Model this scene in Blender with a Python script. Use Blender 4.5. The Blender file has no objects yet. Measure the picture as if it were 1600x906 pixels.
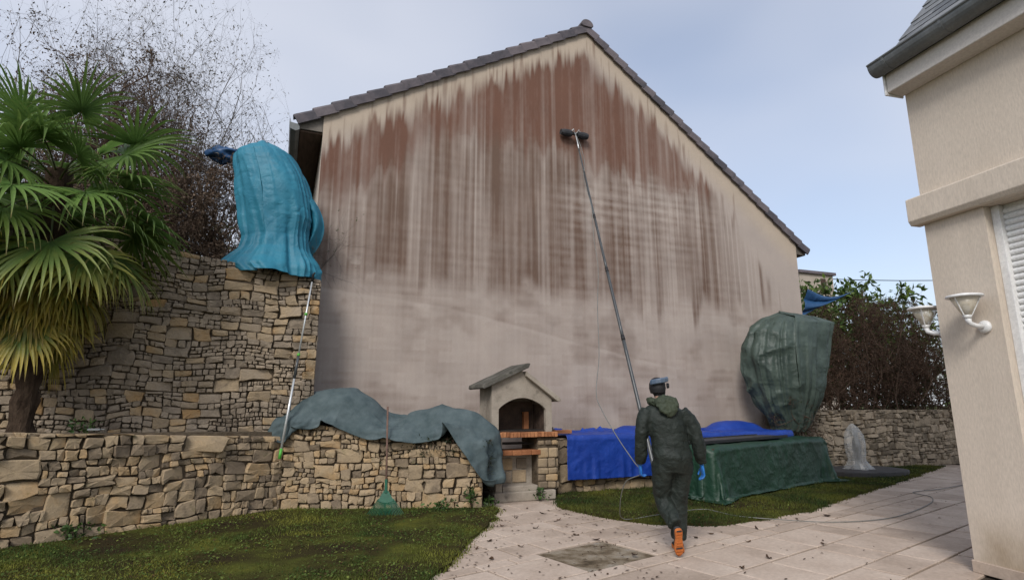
import bpy, bmesh, math, random
import numpy as np
from mathutils import Vector, Matrix
from mathutils import noise as pnoise

S = bpy.context.scene
C = S.collection
R = math.radians

# ------------------------------------------------------------------ camera
cam_d = bpy.data.cameras.new('camera')
cam_d.sensor_width = 36.0
cam_d.lens = 19.935
cam_d.clip_start = 0.05
cam_d.clip_end = 2000
cam = bpy.data.objects.new('camera', cam_d)
C.objects.link(cam)
cam.location = (0, 0, 1.51)
cam.rotation_euler = (R(90 + 11.3), 0, 0)
S.camera = cam

# ------------------------------------------------------------------ sky
SUN_EL, SUN_AZ = 40.0, 196.0        # azimuth clockwise from +Y: behind the camera, a little to the left
w = bpy.data.worlds.new('World')
S.world = w
w.use_nodes = True
nt = w.node_tree
nt.nodes.clear()
N = nt.nodes.new
L = nt.links.new
sky = N('ShaderNodeTexSky'); sky.sky_type = 'NISHITA'; sky.sun_disc = False
sky.sun_elevation = R(SUN_EL); sky.sun_rotation = R(SUN_AZ)
sky.air_density = 1.0; sky.dust_density = 2.0; sky.ozone_density = 1.5; sky.altitude = 200
tc = N('ShaderNodeTexCoord')
mp = N('ShaderNodeMapping'); mp.inputs['Scale'].default_value = (1.0, 1.0, 2.4)
mp.inputs['Location'].default_value = (5.0, 1.0, 2.0)
n1 = N('ShaderNodeTexNoise'); n1.inputs['Scale'].default_value = 1.25; n1.inputs['Detail'].default_value = 3; n1.inputs['Roughness'].default_value = 0.45
rp = N('ShaderNodeValToRGB'); rp.color_ramp.elements[0].position = 0.30; rp.color_ramp.elements[1].position = 0.75
rp.color_ramp.elements[0].color = (0.34, 0.34, 0.34, 1); rp.color_ramp.elements[1].color = (0.84, 0.84, 0.84, 1)
mx = N('ShaderNodeMixRGB'); mx.inputs[2].default_value = (4.35, 4.45, 4.85, 1)   # thin high cloud veil
bg = N('ShaderNodeBackground'); bg.inputs['Strength'].default_value = 0.12
ou = N('ShaderNodeOutputWorld')
L(tc.outputs['Generated'], mp.inputs['Vector']); L(mp.outputs[0], n1.inputs['Vector']); L(n1.outputs['Fac'], rp.inputs[0])
L(rp.outputs[0], mx.inputs[0]); L(sky.outputs[0], mx.inputs[1]); L(mx.outputs[0], bg.inputs['Color']); L(bg.outputs[0], ou.inputs['Surface'])

# ------------------------------------------------------------------ sun behind thin cloud
sd = bpy.data.lights.new('sun', 'SUN')
sd.energy = 1.5
sd.angle = R(18)
sd.color = (1.0, 0.965, 0.925)
so = bpy.data.objects.new('sun', sd)
C.objects.link(so)
_d = Vector((math.sin(R(SUN_AZ)) * math.cos(R(SUN_EL)), math.cos(R(SUN_AZ)) * math.cos(R(SUN_EL)), math.sin(R(SUN_EL))))
so.rotation_euler = _d.to_track_quat('Z', 'Y').to_euler()
so.location = _d * 40

S.view_settings.view_transform = 'Standard'
S.view_settings.look = 'None'
S.view_settings.exposure = 0.66
S.view_settings.gamma = 1.0
S.view_settings.use_curve_mapping = False
S.render.engine = 'CYCLES'
S.cycles.use_denoising = True
S.cycles.max_bounces = 6
S.cycles.transparent_max_bounces = 8

# ------------------------------------------------------------------ helpers
def tag(o, label=None, cat=None, group=None, kind=None):
    if label: o['label'] = label
    if cat: o['category'] = cat
    if group: o['group'] = group
    if kind: o['kind'] = kind
    return o

def empty(name, loc=(0, 0, 0), rz=0.0, label=None, cat=None, group=None):
    o = bpy.data.objects.new(name, None)
    o.empty_display_size = 0.2
    C.objects.link(o)
    o.location = loc
    o.rotation_euler = (0, 0, rz)
    return tag(o, label, cat, group)

def npmesh(name, V, F, smooth=False, cols=None, colname='tint'):
    """V (n,3); F list of arrays (m,3) or (m,4), or a list of tuples."""
    me = bpy.data.meshes.new(name)
    V = np.asarray(V, dtype=np.float32)
    if isinstance(F, np.ndarray): F = [F]
    if len(F) and isinstance(F[0], np.ndarray):
        F = [f for f in F if len(f)]
        loops = np.concatenate([f.reshape(-1) for f in F]).astype(np.int32)
        tot = np.concatenate([np.full(len(f), f.shape[1], dtype=np.int32) for f in F])
        start = np.concatenate([[0], np.cumsum(tot)[:-1]]).astype(np.int32)
        me.vertices.add(len(V)); me.vertices.foreach_set('co', V.reshape(-1))
        me.loops.add(len(loops)); me.loops.foreach_set('vertex_index', loops)
        me.polygons.add(len(tot)); me.polygons.foreach_set('loop_start', start)
        try: me.polygons.foreach_set('loop_total', tot)
        except Exception: pass
        me.update(calc_edges=True)
        me.validate()
    else:
        me.from_pydata([tuple(v) for v in V.tolist()], [], [tuple(f) for f in F])
        me.update()
    if smooth:
        me.polygons.foreach_set('use_smooth', np.ones(len(me.polygons), dtype=bool))
    if cols is not None:
        a = me.color_attributes.new(colname, 'FLOAT_COLOR', 'POINT')
        c = np.ones((len(V), 4), dtype=np.float32); c[:, :3] = cols
        a.data.foreach_set('color', c.reshape(-1))
    return me

def add(name, me, mat=None, parent=None, loc=None, rot=None):
    o = bpy.data.objects.new(name, me)
    C.objects.link(o)
    if mat is not None and len(me.materials) == 0: me.materials.append(mat)
    if parent is not None: o.parent = parent
    if loc is not None: o.location = loc
    if rot is not None: o.rotation_euler = rot
    return o

class MB:
    """collects shapes for one mesh"""
    def __init__(s): s.v = []; s.f = []
    def poly(s, pts, faces):
        b = len(s.v); s.v += [tuple(p) for p in pts]; s.f += [tuple(b + i for i in f) for f in faces]; return s
    def box(s, c, d, m=None):
        x, y, z = d[0] / 2, d[1] / 2, d[2] / 2
        P = [Vector((a, b, e)) for e in (-z, z) for a, b in ((-x, -y), (x, -y), (x, y), (-x, y))]
        if m is not None: P = [m @ p for p in P]
        P = [p + Vector(c) for p in P]
        return s.poly(P, [(3, 2, 1, 0), (4, 5, 6, 7), (0, 1, 5, 4), (1, 2, 6, 5), (2, 3, 7, 6), (3, 0, 4, 7)])
    def prism(s, pts, ax, a0, a1):
        """2d outline (counter-clockwise) extruded along ax ('x','y' or 'z') between a0 and a1"""
        n = len(pts)
        def mk(p, a):
            return {'x': (a, p[0], p[1]), 'y': (p[0], a, p[1]), 'z': (p[0], p[1], a)}[ax]
        P = [mk(p, a0) for p in pts] + [mk(p, a1) for p in pts]
        F = [tuple(range(n))[::-1], tuple(range(n, 2 * n))] + [(i, (i + 1) % n, n + (i + 1) % n, n + i) for i in range(n)]
        return s.poly(P, F)
    def tube(s, pts, rad, n=8, cap=True):
        pts = [Vector(p) for p in pts]
        if not hasattr(rad, '__len__'): rad = [rad] * len(pts)
        up = Vector((0, 0, 1)); b = len(s.v); prev = None
        for i, p in enumerate(pts):
            t = (pts[min(i + 1, len(pts) - 1)] - pts[max(i - 1, 0)]).normalized()
            if prev is None:
                a = t.cross(up) if abs(t.z) < .9 else t.cross(Vector((1, 0, 0)))
            else: a = prev - t * prev.dot(t)
            a.normalize(); prev = a; c = t.cross(a)
            for k in range(n):
                q = 2 * math.pi * k / n
                s.v.append(tuple(p + (a * math.cos(q) + c * math.sin(q)) * rad[i]))
        for i in range(len(pts) - 1):
            for k in range(n):
                k2 = (k + 1) % n
                s.f.append((b + i * n + k, b + i * n + k2, b + (i + 1) * n + k2, b + (i + 1) * n + k))
        if cap:
            s.f.append(tuple(b + k for k in range(n))[::-1]); s.f.append(tuple(b + (len(pts) - 1) * n + k for k in range(n)))
        return s
    def lathe(s, prof, n=24, c=(0, 0, 0)):
        b = len(s.v)
        for r, z in prof:
            for k in range(n):
                q = 2 * math.pi * k / n
                s.v.append((c[0] + r * math.cos(q), c[1] + r * math.sin(q), c[2] + z))
        for i in range(len(prof) - 1):
            for k in range(n):
                k2 = (k + 1) % n
                s.f.append((b + i * n + k, b + i * n + k2, b + (i + 1) * n + k2, b + (i + 1) * n + k))
        s.f.append(tuple(b + k for k in range(n))[::-1]); s.f.append(tuple(b + (len(prof) - 1) * n + k for k in range(n)))
        return s
    def build(s, name, mat, parent=None, smooth=False, bevel=0.0, loc=None, rot=None, seg=2, auto=None):
        me = bpy.data.meshes.new(name); me.from_pydata(s.v, [], s.f); me.update()
        if bevel or True:
            bm = bmesh.new(); bm.from_mesh(me); bmesh.ops.recalc_face_normals(bm, faces=bm.faces)
            if bevel:
                ed = [e for e in bm.edges if len(e.link_faces) == 2 and e.calc_face_angle(0) > .5]
                bmesh.ops.bevel(bm, geom=ed, offset=bevel, segments=seg, affect='EDGES', profile=.6, clamp_overlap=True)
            bm.to_mesh(me); bm.free()
        if smooth: me.polygons.foreach_set('use_smooth', np.ones(len(me.polygons), dtype=bool))
        return add(name, me, mat, parent, loc, rot)

def srgb(r, g, b):
    f = lambda c: (c / 255 / 12.92) if c / 255 <= .04045 else ((c / 255 + .055) / 1.055) ** 2.4
    return (f(r), f(g), f(b), 1)

def mat(name, stops, scale=4.0, detail=6, rough=.85, bump=.25, bscale=40.0, bdist=.01, stretch=(1, 1, 1), rand=0.0, hue=0.0,
        spec=.3, attr=None, trans=0.0, moss=0.0, lichen=0.0, crease=0.0, metal=0.0, coord='Object'):
    m = bpy.data.materials.new(name); m.use_nodes = True
    t = m.node_tree; n = t.nodes; l = t.links
    P = n['Principled BSDF']
    P.inputs['Roughness'].default_value = rough
    P.inputs['Specular IOR Level'].default_value = spec
    P.inputs['Metallic'].default_value = metal
    tc = n.new('ShaderNodeTexCoord')
    oi = n.new('ShaderNodeObjectInfo')
    mp = n.new('ShaderNodeMapping'); mp.inputs['Scale'].default_value = stretch
    l.new(tc.outputs[coord], mp.inputs['Vector'])
    va = n.new('ShaderNodeVectorMath'); va.operation = 'ADD'
    if rand: 
        cb = n.new('ShaderNodeVectorMath'); cb.operation = 'SCALE'; cb.inputs[0].default_value = (13, 7, 19)
        l.new(oi.outputs['Random'], cb.inputs['Scale']); l.new(cb.outputs[0], va.inputs[1])
    l.new(mp.outputs[0], va.inputs[0])
    vec = va.outputs[0]
    def noise(sc, det=5, ro=.6):
        q = n.new('ShaderNodeTexNoise'); q.inputs['Scale'].default_value = sc; q.inputs['Detail'].default_value = det; q.inputs['Roughness'].default_value = ro
        l.new(vec, q.inputs['Vector']); return q.outputs['Fac']
    f = noise(scale, detail)
    if rand:
        ad = n.new('ShaderNodeMath'); ad.operation = 'MULTIPLY_ADD'; ad.inputs[1].default_value = rand; 
        l.new(oi.outputs['Random'], ad.inputs[0]); 
        sb = n.new('ShaderNodeMath'); sb.operation = 'SUBTRACT'; sb.inputs[1].default_value = rand / 2
        l.new(f, sb.inputs[0]); l.new(sb.outputs[0], ad.inputs[2]); f = ad.outputs[0]
    rp = n.new('ShaderNodeValToRGB')
    el = rp.color_ramp.elements
    while len(el) < len(stops): el.new(.5)
    for e, (p, c) in zip(el, stops): e.position = p; e.color = c if len(c) == 4 else (*c, 1)
    l.new(f, rp.inputs[0]); col = rp.outputs[0]
    def mix(mode, fac, a, b):
        q = n.new('ShaderNodeMixRGB'); q.blend_type = mode
        if isinstance(fac, float): q.inputs[0].default_value = fac
        else: l.new(fac, q.inputs[0])
        for k, x in ((1, a), (2, b)):
            if isinstance(x, tuple): q.inputs[k].default_value = x
            else: l.new(x, q.inputs[k])
        return q.outputs[0]
    def ramp(f, a, b, va=0.0, vb=1.0):
        q = n.new('ShaderNodeMapRange'); q.inputs[1].default_value = a; q.inputs[2].default_value = b
        q.inputs[3].default_value = va; q.inputs[4].default_value = vb; l.new(f, q.inputs[0]); return q.outputs[0]
    if attr:
        at = n.new('ShaderNodeVertexColor'); at.layer_name = attr
        col = mix('MULTIPLY', 1.0, col, at.outputs['Color'])
    fine = noise(bscale, 4, .7)
    col = mix('MULTIPLY', .55, col, ramp(fine, .25, .75, .62, 1.25) if False else mix('MIX', ramp(fine, .3, .7), (.72, .72, .72, 1), (1.2, 1.2, 1.2, 1)))
    if lichen:
        lf = noise(7.5, 6, .72)
        col = mix('MIX', ramp(lf, .62 - lichen * .2, .80 - lichen * .2, 0, .8), col, (.030, .027, .022, 1))
    if moss:
        mf = noise(3.1, 5, .65)
        col = mix('MIX', ramp(mf, .62 - moss * .2, .78 - moss * .2, 0, .75), col, (.075, .085, .018, 1))
    l.new(col, P.inputs['Base Color'])
    bp = n.new('ShaderNodeBump'); bp.inputs['Strength'].default_value = bump; bp.inputs['Distance'].default_value = bdist
    l.new(fine, bp.inputs['Height'])
    if crease:
        nz = n.new('ShaderNodeTexNoise'); nz.inputs['Scale'].default_value = 8.0; nz.inputs['Detail'].default_value = 4; nz.inputs['Distortion'].default_value = .6
        l.new(vec, nz.inputs['Vector'])
        m1 = n.new('ShaderNodeMath'); m1.operation = 'SUBTRACT'; m1.inputs[1].default_value = .5; l.new(nz.outputs['Fac'], m1.inputs[0])
        vo = n.new('ShaderNodeMath'); vo.operation = 'ABSOLUTE'; l.new(m1.outputs[0], vo.inputs[0])
        b2 = n.new('ShaderNodeBump'); b2.inputs['Strength'].default_value = crease; b2.inputs['Distance'].default_value = .06
        l.new(vo.outputs[0], b2.inputs['Height']); l.new(bp.outputs[0], b2.inputs['Normal']); l.new(b2.outputs[0], P.inputs['Normal'])
    else:
        l.new(bp.outputs[0], P.inputs['Normal'])
    if trans:
        tl = n.new('ShaderNodeBsdfTranslucent'); l.new(col, tl.inputs['Color'])
        ms = n.new('ShaderNodeMixShader'); ms.inputs[0].default_value = trans
        l.new(P.outputs[0], ms.inputs[1]); l.new(tl.outputs[0], ms.inputs[2]); l.new(ms.outputs[0], n['Material Output'].inputs['Surface'])
    return m

def vnoise(x, y, seed=0):
    """smooth value noise on arrays, 0..1"""
    x = np.asarray(x, float); y = np.asarray(y, float)
    xi = np.floor(x).astype(np.int64); yi = np.floor(y).astype(np.int64)
    fx = x - xi; fy = y - yi
    fx = fx * fx * (3 - 2 * fx); fy = fy * fy * (3 - 2 * fy)
    def h(a, b):
        k = (a * 374761393 + b * 668265263 + seed * 1442695041) & 0xFFFFFFFF
        k = ((k ^ (k >> 13)) * 1274126177) & 0xFFFFFFFF
        k = ((k ^ (k >> 16)) * 2246822519) & 0xFFFFFFFF
        return ((k ^ (k >> 15)) & 0xFFFF) / 65535.0
    return (h(xi, yi) * (1 - fx) + h(xi + 1, yi) * fx) * (1 - fy) + (h(xi, yi + 1) * (1 - fx) + h(xi + 1, yi + 1) * fx) * fy

def fbm(x, y, oct=4, seed=0):
    a = 0; s = 0; k = 1.0
    for o in range(oct):
        a = a + k * vnoise(x * 2 ** o, y * 2 ** o, seed + o * 17); s += k; k *= .5
    return a / s

def sstep(a, b, x):
    t = np.clip((x - a) / (b - a), 0, 1); return t * t * (3 - 2 * t)

# ------------------------------------------------------------------ materials
M = {}
M['stone'] = mat('stone', [(.12, (.195, .158, .118)), (.34, (.325, .264, .196)), (.55, (.320, .248, .165)), (.70, (.385, .292, .185)), (.90, (.380, .242, .115))],
                 scale=2.4, rough=.95, bump=.7, bscale=34, bdist=.014, rand=.70, spec=.15, lichen=.18, moss=.0)
M['stone_moss'] = mat('stone_moss', [(.20, (.165, .128, .090)), (.42, (.295, .228, .152)), (.62, (.365, .278, .176)), (.84, (.390, .265, .140))],
                      scale=3.2, rough=.95, bump=.55, bscale=34, bdist=.012, rand=.60, spec=.15, lichen=.22, moss=.14)
M['stone_pale'] = mat('stone_pale', [(.22, (.120, .098, .072)), (.45, (.250, .205, .150)), (.70, (.330, .270, .200))],
                      scale=3.5, rough=.95, bump=.5, bscale=34, bdist=.012, rand=.5, spec=.15, lichen=.3, moss=.05)
M['mortar'] = mat('mortar', [(.3, (.075, .058, .040)), (.7, (.150, .118, .084))], scale=6, rough=1, bump=.8, bscale=25, bdist=.03, spec=.05)
M['soil'] = mat('soil', [(.3, (.022, .016, .010)), (.6, (.050, .036, .022)), (.8, (.085, .060, .036))], scale=5, rough=1, bump=.9, bscale=30, bdist=.03, spec=.05)
M['ground'] = mat('ground', [(.3, (.045, .052, .018)), (.7, (.085, .080, .032))], scale=1.5, rough=1, bump=.7, bscale=20, spec=.05)
M['lawn'] = mat('lawn', [(.34, (.040, .029, .017)), (.46, (.050, .044, .016)), (.58, (.080, .086, .020)), (.72, (.140, .140, .026))],
                scale=1.3, detail=8, rough=1, bump=1.0, bscale=45, bdist=.03, spec=.05)
M['blade'] = mat('blade', [(.3, (.75, .75, .75)), (.7, (1.15, 1.15, 1.0))], scale=2, rough=.7, bump=0, attr='tint', spec=.2, trans=.25)
M['slab'] = mat('slab', [(.25, (.335, .262, .205)), (.5, (.440, .352, .282)), (.75, (.520, .428, .350))], scale=2.0, detail=8, rough=.75, bump=.3, bscale=26, bdist=.006, rand=.30, spec=.3)
M['joint'] = mat('joint', [(.3, (.045, .035, .026)), (.7, (.100, .078, .060))], scale=6, rough=1, bump=.5, bscale=40, spec=.1)
M['patch'] = mat('patch', [(.30, (.050, .036, .022)), (.45, (.150, .115, .075)), (.56, (.270, .225, .165)), (.75, (.330, .310, .280))], scale=3.6, detail=10, rough=.95, bump=.9, bscale=60, bdist=.012, spec=.15)
M['leaf_dead'] = mat('leaf_dead', [(.2, (.030, .017, .010)), (.8, (.085, .045, .022))], scale=3, rough=.8, bump=.2, rand=.6)
M['render_wall'] = mat('render_wall', [(.3, (.93, .93, .93)), (.7, (1.06, 1.05, 1.04))], scale=1.5, rough=.92, bump=.35, bscale=110, bdist=.004, attr='stain', spec=.12)
M['cream'] = mat('cream', [(.25, (.560, .482, .396)), (.45, (.610, .528, .438)), (.75, (.645, .562, .470))], scale=2.2, stretch=(1, 1, .22), detail=8, rough=.9, bump=.5, bscale=75, bdist=.005, spec=.15)
M['cream_dirty'] = mat('cream_dirty', [(.25, (.560, .482, .396)), (.45, (.610, .528, .438)), (.75, (.645, .562, .470))], scale=2.2, stretch=(1, 1, .22), detail=8, rough=.9, bump=.5, bscale=75, bdist=.005, spec=.15, attr='stain')
M['soffit'] = mat('soffit', [(.3, (.60, .555, .50)), (.7, (.66, .61, .56))], scale=2, rough=.5, bump=.05, spec=.4)
M['white'] = mat('white', [(.3, (.66, .655, .64)), (.7, (.74, .735, .72))], scale=3, rough=.45, bump=.03, spec=.45)
M['zinc'] = mat('zinc', [(.3, (.130, .140, .140)), (.7, (.215, .225, .225))], scale=3, rough=.55, bump=.1, spec=.5, metal=.35, stretch=(1, 1, .3))
M['slate'] = mat('slate', [(.3, (.100, .108, .118)), (.7, (.200, .208, .215))], scale=4, rough=.7, bump=.3, rand=.5, spec=.4)
M['tile'] = mat('tile', [(.3, (.075, .070, .080)), (.7, (.150, .130, .138))], scale=4, rough=.85, bump=.35, rand=.45, spec=.25, lichen=.15)
M['plank'] = mat('plank', [(.3, (.100, .088, .075)), (.7, (.190, .170, .145))], scale=3, rough=.85, bump=.3, stretch=(1, 12, 1), spec=.2)
M['darkwood'] = mat('darkwood', [(.3, (.055, .035, .025)), (.7, (.115, .072, .050))], scale=3, rough=.8, bump=.2, stretch=(8, 1, 1))
M['concrete'] = mat('concrete', [(.25, (.170, .145, .115)), (.5, (.315, .275, .225)), (.75, (.390, .345, .285))], scale=3.2, rough=.95, bump=.35, bscale=60, lichen=.18, spec=.15)
M['concrete_moss'] = mat('concrete_moss', [(.25, (.048, .045, .038)), (.55, (.110, .105, .090)), (.8, (.215, .205, .175))], scale=6, rough=1, bump=.6, bscale=50, lichen=.25, moss=.08, spec=.1)
M['firebrick'] = mat('firebrick', [(.25, (.255, .105, .048)), (.7, (.420, .190, .088))], scale=5, rough=.9, bump=.35, bscale=60, rand=.5, spec=.15)
M['soot'] = mat('soot', [(.3, (.040, .030, .025)), (.7, (.130, .090, .068))], scale=4, rough=1, bump=.4, spec=.05)
M['iron'] = mat('iron', [(.3, (.030, .028, .026)), (.7, (.060, .052, .046))], scale=8, rough=.7, bump=.2, metal=.5)
M['tarp_turq'] = mat('tarp_turq', [(.3, (.018, .160, .245)), (.7, (.030, .222, .318))], scale=2, rough=.55, bump=.12, bscale=160, bdist=.002, spec=.4, trans=.12, crease=.30)
M['tarp_blue'] = mat('tarp_blue', [(.3, (.006, .034, .240)), (.7, (.014, .060, .350))], scale=3, rough=.45, bump=.12, bscale=160, bdist=.002, spec=.45, trans=.10, crease=.32)
M['tarp_green'] = mat('tarp_green', [(.3, (.006, .028, .015)), (.7, (.011, .046, .025))], scale=3, rough=.5, bump=.12, bscale=160, bdist=.002, spec=.45, trans=.05, crease=.34)
M['tarp_olive'] = mat('tarp_olive', [(.3, (.030, .048, .038)), (.7, (.080, .112, .092))], scale=3, rough=.5, bump=.12, bscale=160, bdist=.002, spec=.45, trans=.10, crease=.34)
M['tarp_navy'] = mat('tarp_navy', [(.3, (.016, .060, .150)), (.7, (.030, .095, .220))], scale=3, rough=.45, bump=.1, spec=.4, trans=.15, crease=.1)
M['shade_cloth'] = mat('shade_cloth', [(.3, (.062, .090, .096)), (.7, (.125, .162, .168))], scale=5, crease=.35, rough=.85, bump=.4, bscale=220, bdist=.002, spec=.15, trans=.18)
M['bark'] = mat('bark', [(.3, (.050, .036, .026)), (.7, (.105, .078, .056))], scale=12, rough=.95, bump=.7, bscale=40, stretch=(1, 1, .2), spec=.1)
M['twig_brown'] = mat('twig_brown', [(.3, (.060, .040, .028)), (.7, (.125, .085, .062))], scale=6, rough=.9, bump=0, spec=.15)
M['twig_grey'] = mat('twig_grey', [(.3, (.070, .060, .052)), (.7, (.140, .120, .105))], scale=6, rough=.9, bump=0, spec=.15)
M['palm_leaf'] = mat('palm_leaf', [(.3, (.85, .85, .85)), (.7, (1.15, 1.15, 1.10))], scale=5, rough=.45, bump=0, attr='tint', spec=.35, trans=.35)
M['foliage'] = mat('foliage', [(.3, (.85, .85, .85)), (.7, (1.12, 1.12, 1.12))], scale=3, rough=.5, bump=0, attr='tint', spec=.35, trans=.25)
M['foliage_dry'] = mat('foliage_dry', [(.3, (.85, .85, .85)), (.7, (1.12, 1.12, 1.12))], scale=3, rough=.8, bump=0, attr='tint', spec=.1, trans=.2)
M['palm_fibre'] = mat('palm_fibre', [(.3, (.030, .020, .014)), (.7, (.085, .060, .042))], scale=14, rough=1, bump=.9, bscale=50, bdist=.03, stretch=(1, 1, .3), spec=.05)
M['coverall'] = mat('coverall', [(.3, (.011, .016, .013)), (.7, (.023, .030, .025))], scale=5, rough=.62, bump=.75, bscale=11, bdist=.022, stretch=(1, 1, 1.6), spec=.3)
M['hood'] = mat('hood', [(.3, (.026, .036, .022)), (.7, (.050, .062, .038))], scale=7, rough=.7, bump=.4, bscale=16, bdist=.01, spec=.3)
M['glove'] = mat('glove', [(.3, (.012, .120, .420)), (.7, (.022, .175, .520))], scale=6, rough=.4, bump=.1, spec=.5)
M['skin'] = mat('skin', [(.3, (.36, .22, .16)), (.7, (.42, .26, .19))], scale=8, rough=.6, bump=.1)
M['black'] = mat('black', [(.3, (.010, .010, .011)), (.7, (.020, .020, .022))], scale=6, rough=.6, bump=.15, spec=.4)
M['rubber'] = mat('rubber', [(.3, (.024, .025, .028)), (.7, (.045, .046, .050))], scale=6, rough=.7, bump=.3, spec=.3)
M['orange'] = mat('orange', [(.3, (.420, .120, .030)), (.7, (.560, .180, .045))], scale=9, rough=.7, bump=.4, bscale=50)
M['cap_stripe'] = mat('cap_stripe', [(.3, (.035, .065, .120)), (.7, (.130, .170, .215))], scale=3, rough=.35, bump=.05, stretch=(9, 1, 1), spec=.5)
M['carbon'] = mat('carbon', [(.3, (.035, .040, .042)), (.7, (.070, .076, .078))], scale=4, rough=.35, bump=.05, spec=.5)
M['alu'] = mat('alu', [(.3, (.56, .58, .58)), (.7, (.68, .70, .70))], scale=8, rough=.35, bump=.03, metal=.5, spec=.5)
M['green_plastic'] = mat('green_plastic', [(.3, (.008, .070, .040)), (.7, (.014, .110, .062))], scale=5, rough=.5, bump=.1)
M['lime_plastic'] = mat('lime_plastic', [(.3, (.070, .330, .040)), (.7, (.110, .420, .060))], scale=5, rough=.45, bump=.05)
M['rake_wood'] = mat('rake_wood', [(.3, (.105, .062, .048)), (.7, (.190, .115, .085))], scale=6, rough=.8, bump=.2, stretch=(4, 4, .5))
M['hose'] = mat('hose', [(.3, (.130, .135, .125)), (.7, (.200, .205, .188))], scale=5, rough=.5, bump=.05)
M['hose_line'] = mat('hose_line', [(.3, (.150, .130, .118)), (.7, (.210, .185, .168))], scale=5, rough=.5, bump=.05)
M['lamp_metal'] = mat('lamp_metal', [(.3, (.66, .66, .65)), (.7, (.74, .74, .73))], scale=5, rough=.4, bump=.03, spec=.5)
M['parapet'] = mat('parapet', [(.3, (.360, .310, .250)), (.7, (.460, .400, .330))], scale=1.5, rough=.9, bump=.3, lichen=.1)
M['slab_dark'] = mat('slab_dark', [(.3, (.030, .030, .032)), (.7, (.062, .060, .060))], scale=4, rough=.7, bump=.3, spec=.35)
M['statue'] = mat('statue', [(.3, (.070, .072, .070)), (.7, (.150, .150, .145))], scale=7, rough=.6, bump=.3)

def glassy(name, col, alpha, rough=.2):
    m = bpy.data.materials.new(name); m.use_nodes = True
    P = m.node_tree.nodes['Principled BSDF']
    n = m.node_tree.nodes; l = m.node_tree.links
    nz = n.new('ShaderNodeTexNoise'); nz.inputs['Scale'].default_value = 9
    mr = n.new('ShaderNodeMapRange'); mr.inputs[3].default_value = alpha * .7; mr.inputs[4].default_value = min(1, alpha * 1.3)
    l.new(nz.outputs['Fac'], mr.inputs[0]); l.new(mr.outputs[0], P.inputs['Alpha'])
    P.inputs['Base Color'].default_value = col; P.inputs['Roughness'].default_value = rough
    return m
M['lamp_glass'] = glassy('lamp_glass', (.62, .56, .44, 1), .55, .25)
M['clear_bag'] = glassy('clear_bag', (.62, .63, .62, 1), .30, .15)
M['visor'] = glassy('visor', (.30, .42, .55, 1), .75, .12)

# ------------------------------------------------------------------ ground, lawns, patio
rng = np.random.default_rng(7)
GA = R(22.0); G0 = np.array([.3, 11.2]); GD = np.array([math.cos(GA), math.sin(GA)]); GN = np.array([math.sin(GA), -math.cos(GA)])
def G(u, wout):
    """a spot in front of the gable: u metres along it, wout metres out from it"""
    p = G0 + GD * u + GN * wout
    return float(p[0]), float(p[1])

def sheet(name, poly, z0, z1, mt, kind='structure'):
    b = MB(); b.prism(poly, 'z', z0, z1)
    o = b.build(name, mt); return tag(o, kind=kind)

tag(MB().poly([(-400, -400, -.08), (400, -400, -.08), (400, 400, -.08), (-400, 400, -.08)], [(0, 1, 2, 3)]).build('ground', M['ground']), kind='structure')

def smooth_poly(pts, step=.12, amp=.06, seed=1, closed=True):
    out = []
    n = len(pts)
    for i in range(n):
        a = np.array(pts[i]); b = np.array(pts[(i + 1) % n]); d = np.linalg.norm(b - a); k = max(1, int(d / step))
        for j in range(k):
            p = a + (b - a) * j / k
            out.append(p)
    P = np.array(out)
    P = (np.roll(P, 1, 0) + 2 * P + np.roll(P, -1, 0)) / 4
    P = (np.roll(P, 1, 0) + 2 * P + np.roll(P, -1, 0)) / 4
    dx = vnoise(P[:, 0] * 5 + 9, P[:, 1] * 5, seed) - .5; dy = vnoise(P[:, 0] * 5, P[:, 1] * 5 + 4, seed + 1) - .5
    P = P + np.stack([dx, dy], 1) * amp * 2
    return P

LAWN_L = smooth_poly([(-7.2, 4.2), (-6.3, 5.25), (-5.36, 6.4), (-3.42, 8.58), (-.42, 8.72), (-.24, 8.95), (-.25, 7.95), (-.4, 6.93), (-.57, 5.98), (-.72, 5.34), (-.9, 4.3), (-1.2, 3.0), (-7.2, 3.0)], seed=3)
LAWN_R = smooth_poly([(.72, 9.75), (.69, 9.0), (.84, 8.6), (1.13, 8.16), (1.64, 7.72), (2.41, 7.56), (3.16, 7.82), (4.17, 8.49), (6.05, 10.24), (8.44, 12.4), (10.61, 14.5), (6.9, 13.5), (5.66, 12.07), (.85, 10.13)], seed=5)
for nm, P in (('lawn', LAWN_L), ('lawn', LAWN_R)):
    sheet(nm, [tuple(p) for p in P], -.05, .03, M['lawn'])

def inside(P, x, y):
    c = np.zeros(len(x), bool); n = len(P)
    for i in range(n):
        x0, y0 = P[i]; x1, y1 = P[(i + 1) % n]
        m = ((y0 > y) != (y1 > y)) & (x < (x1 - x0) * (y - y0) / (y1 - y0 + 1e-12) + x0)
        c ^= m
    return c

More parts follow.
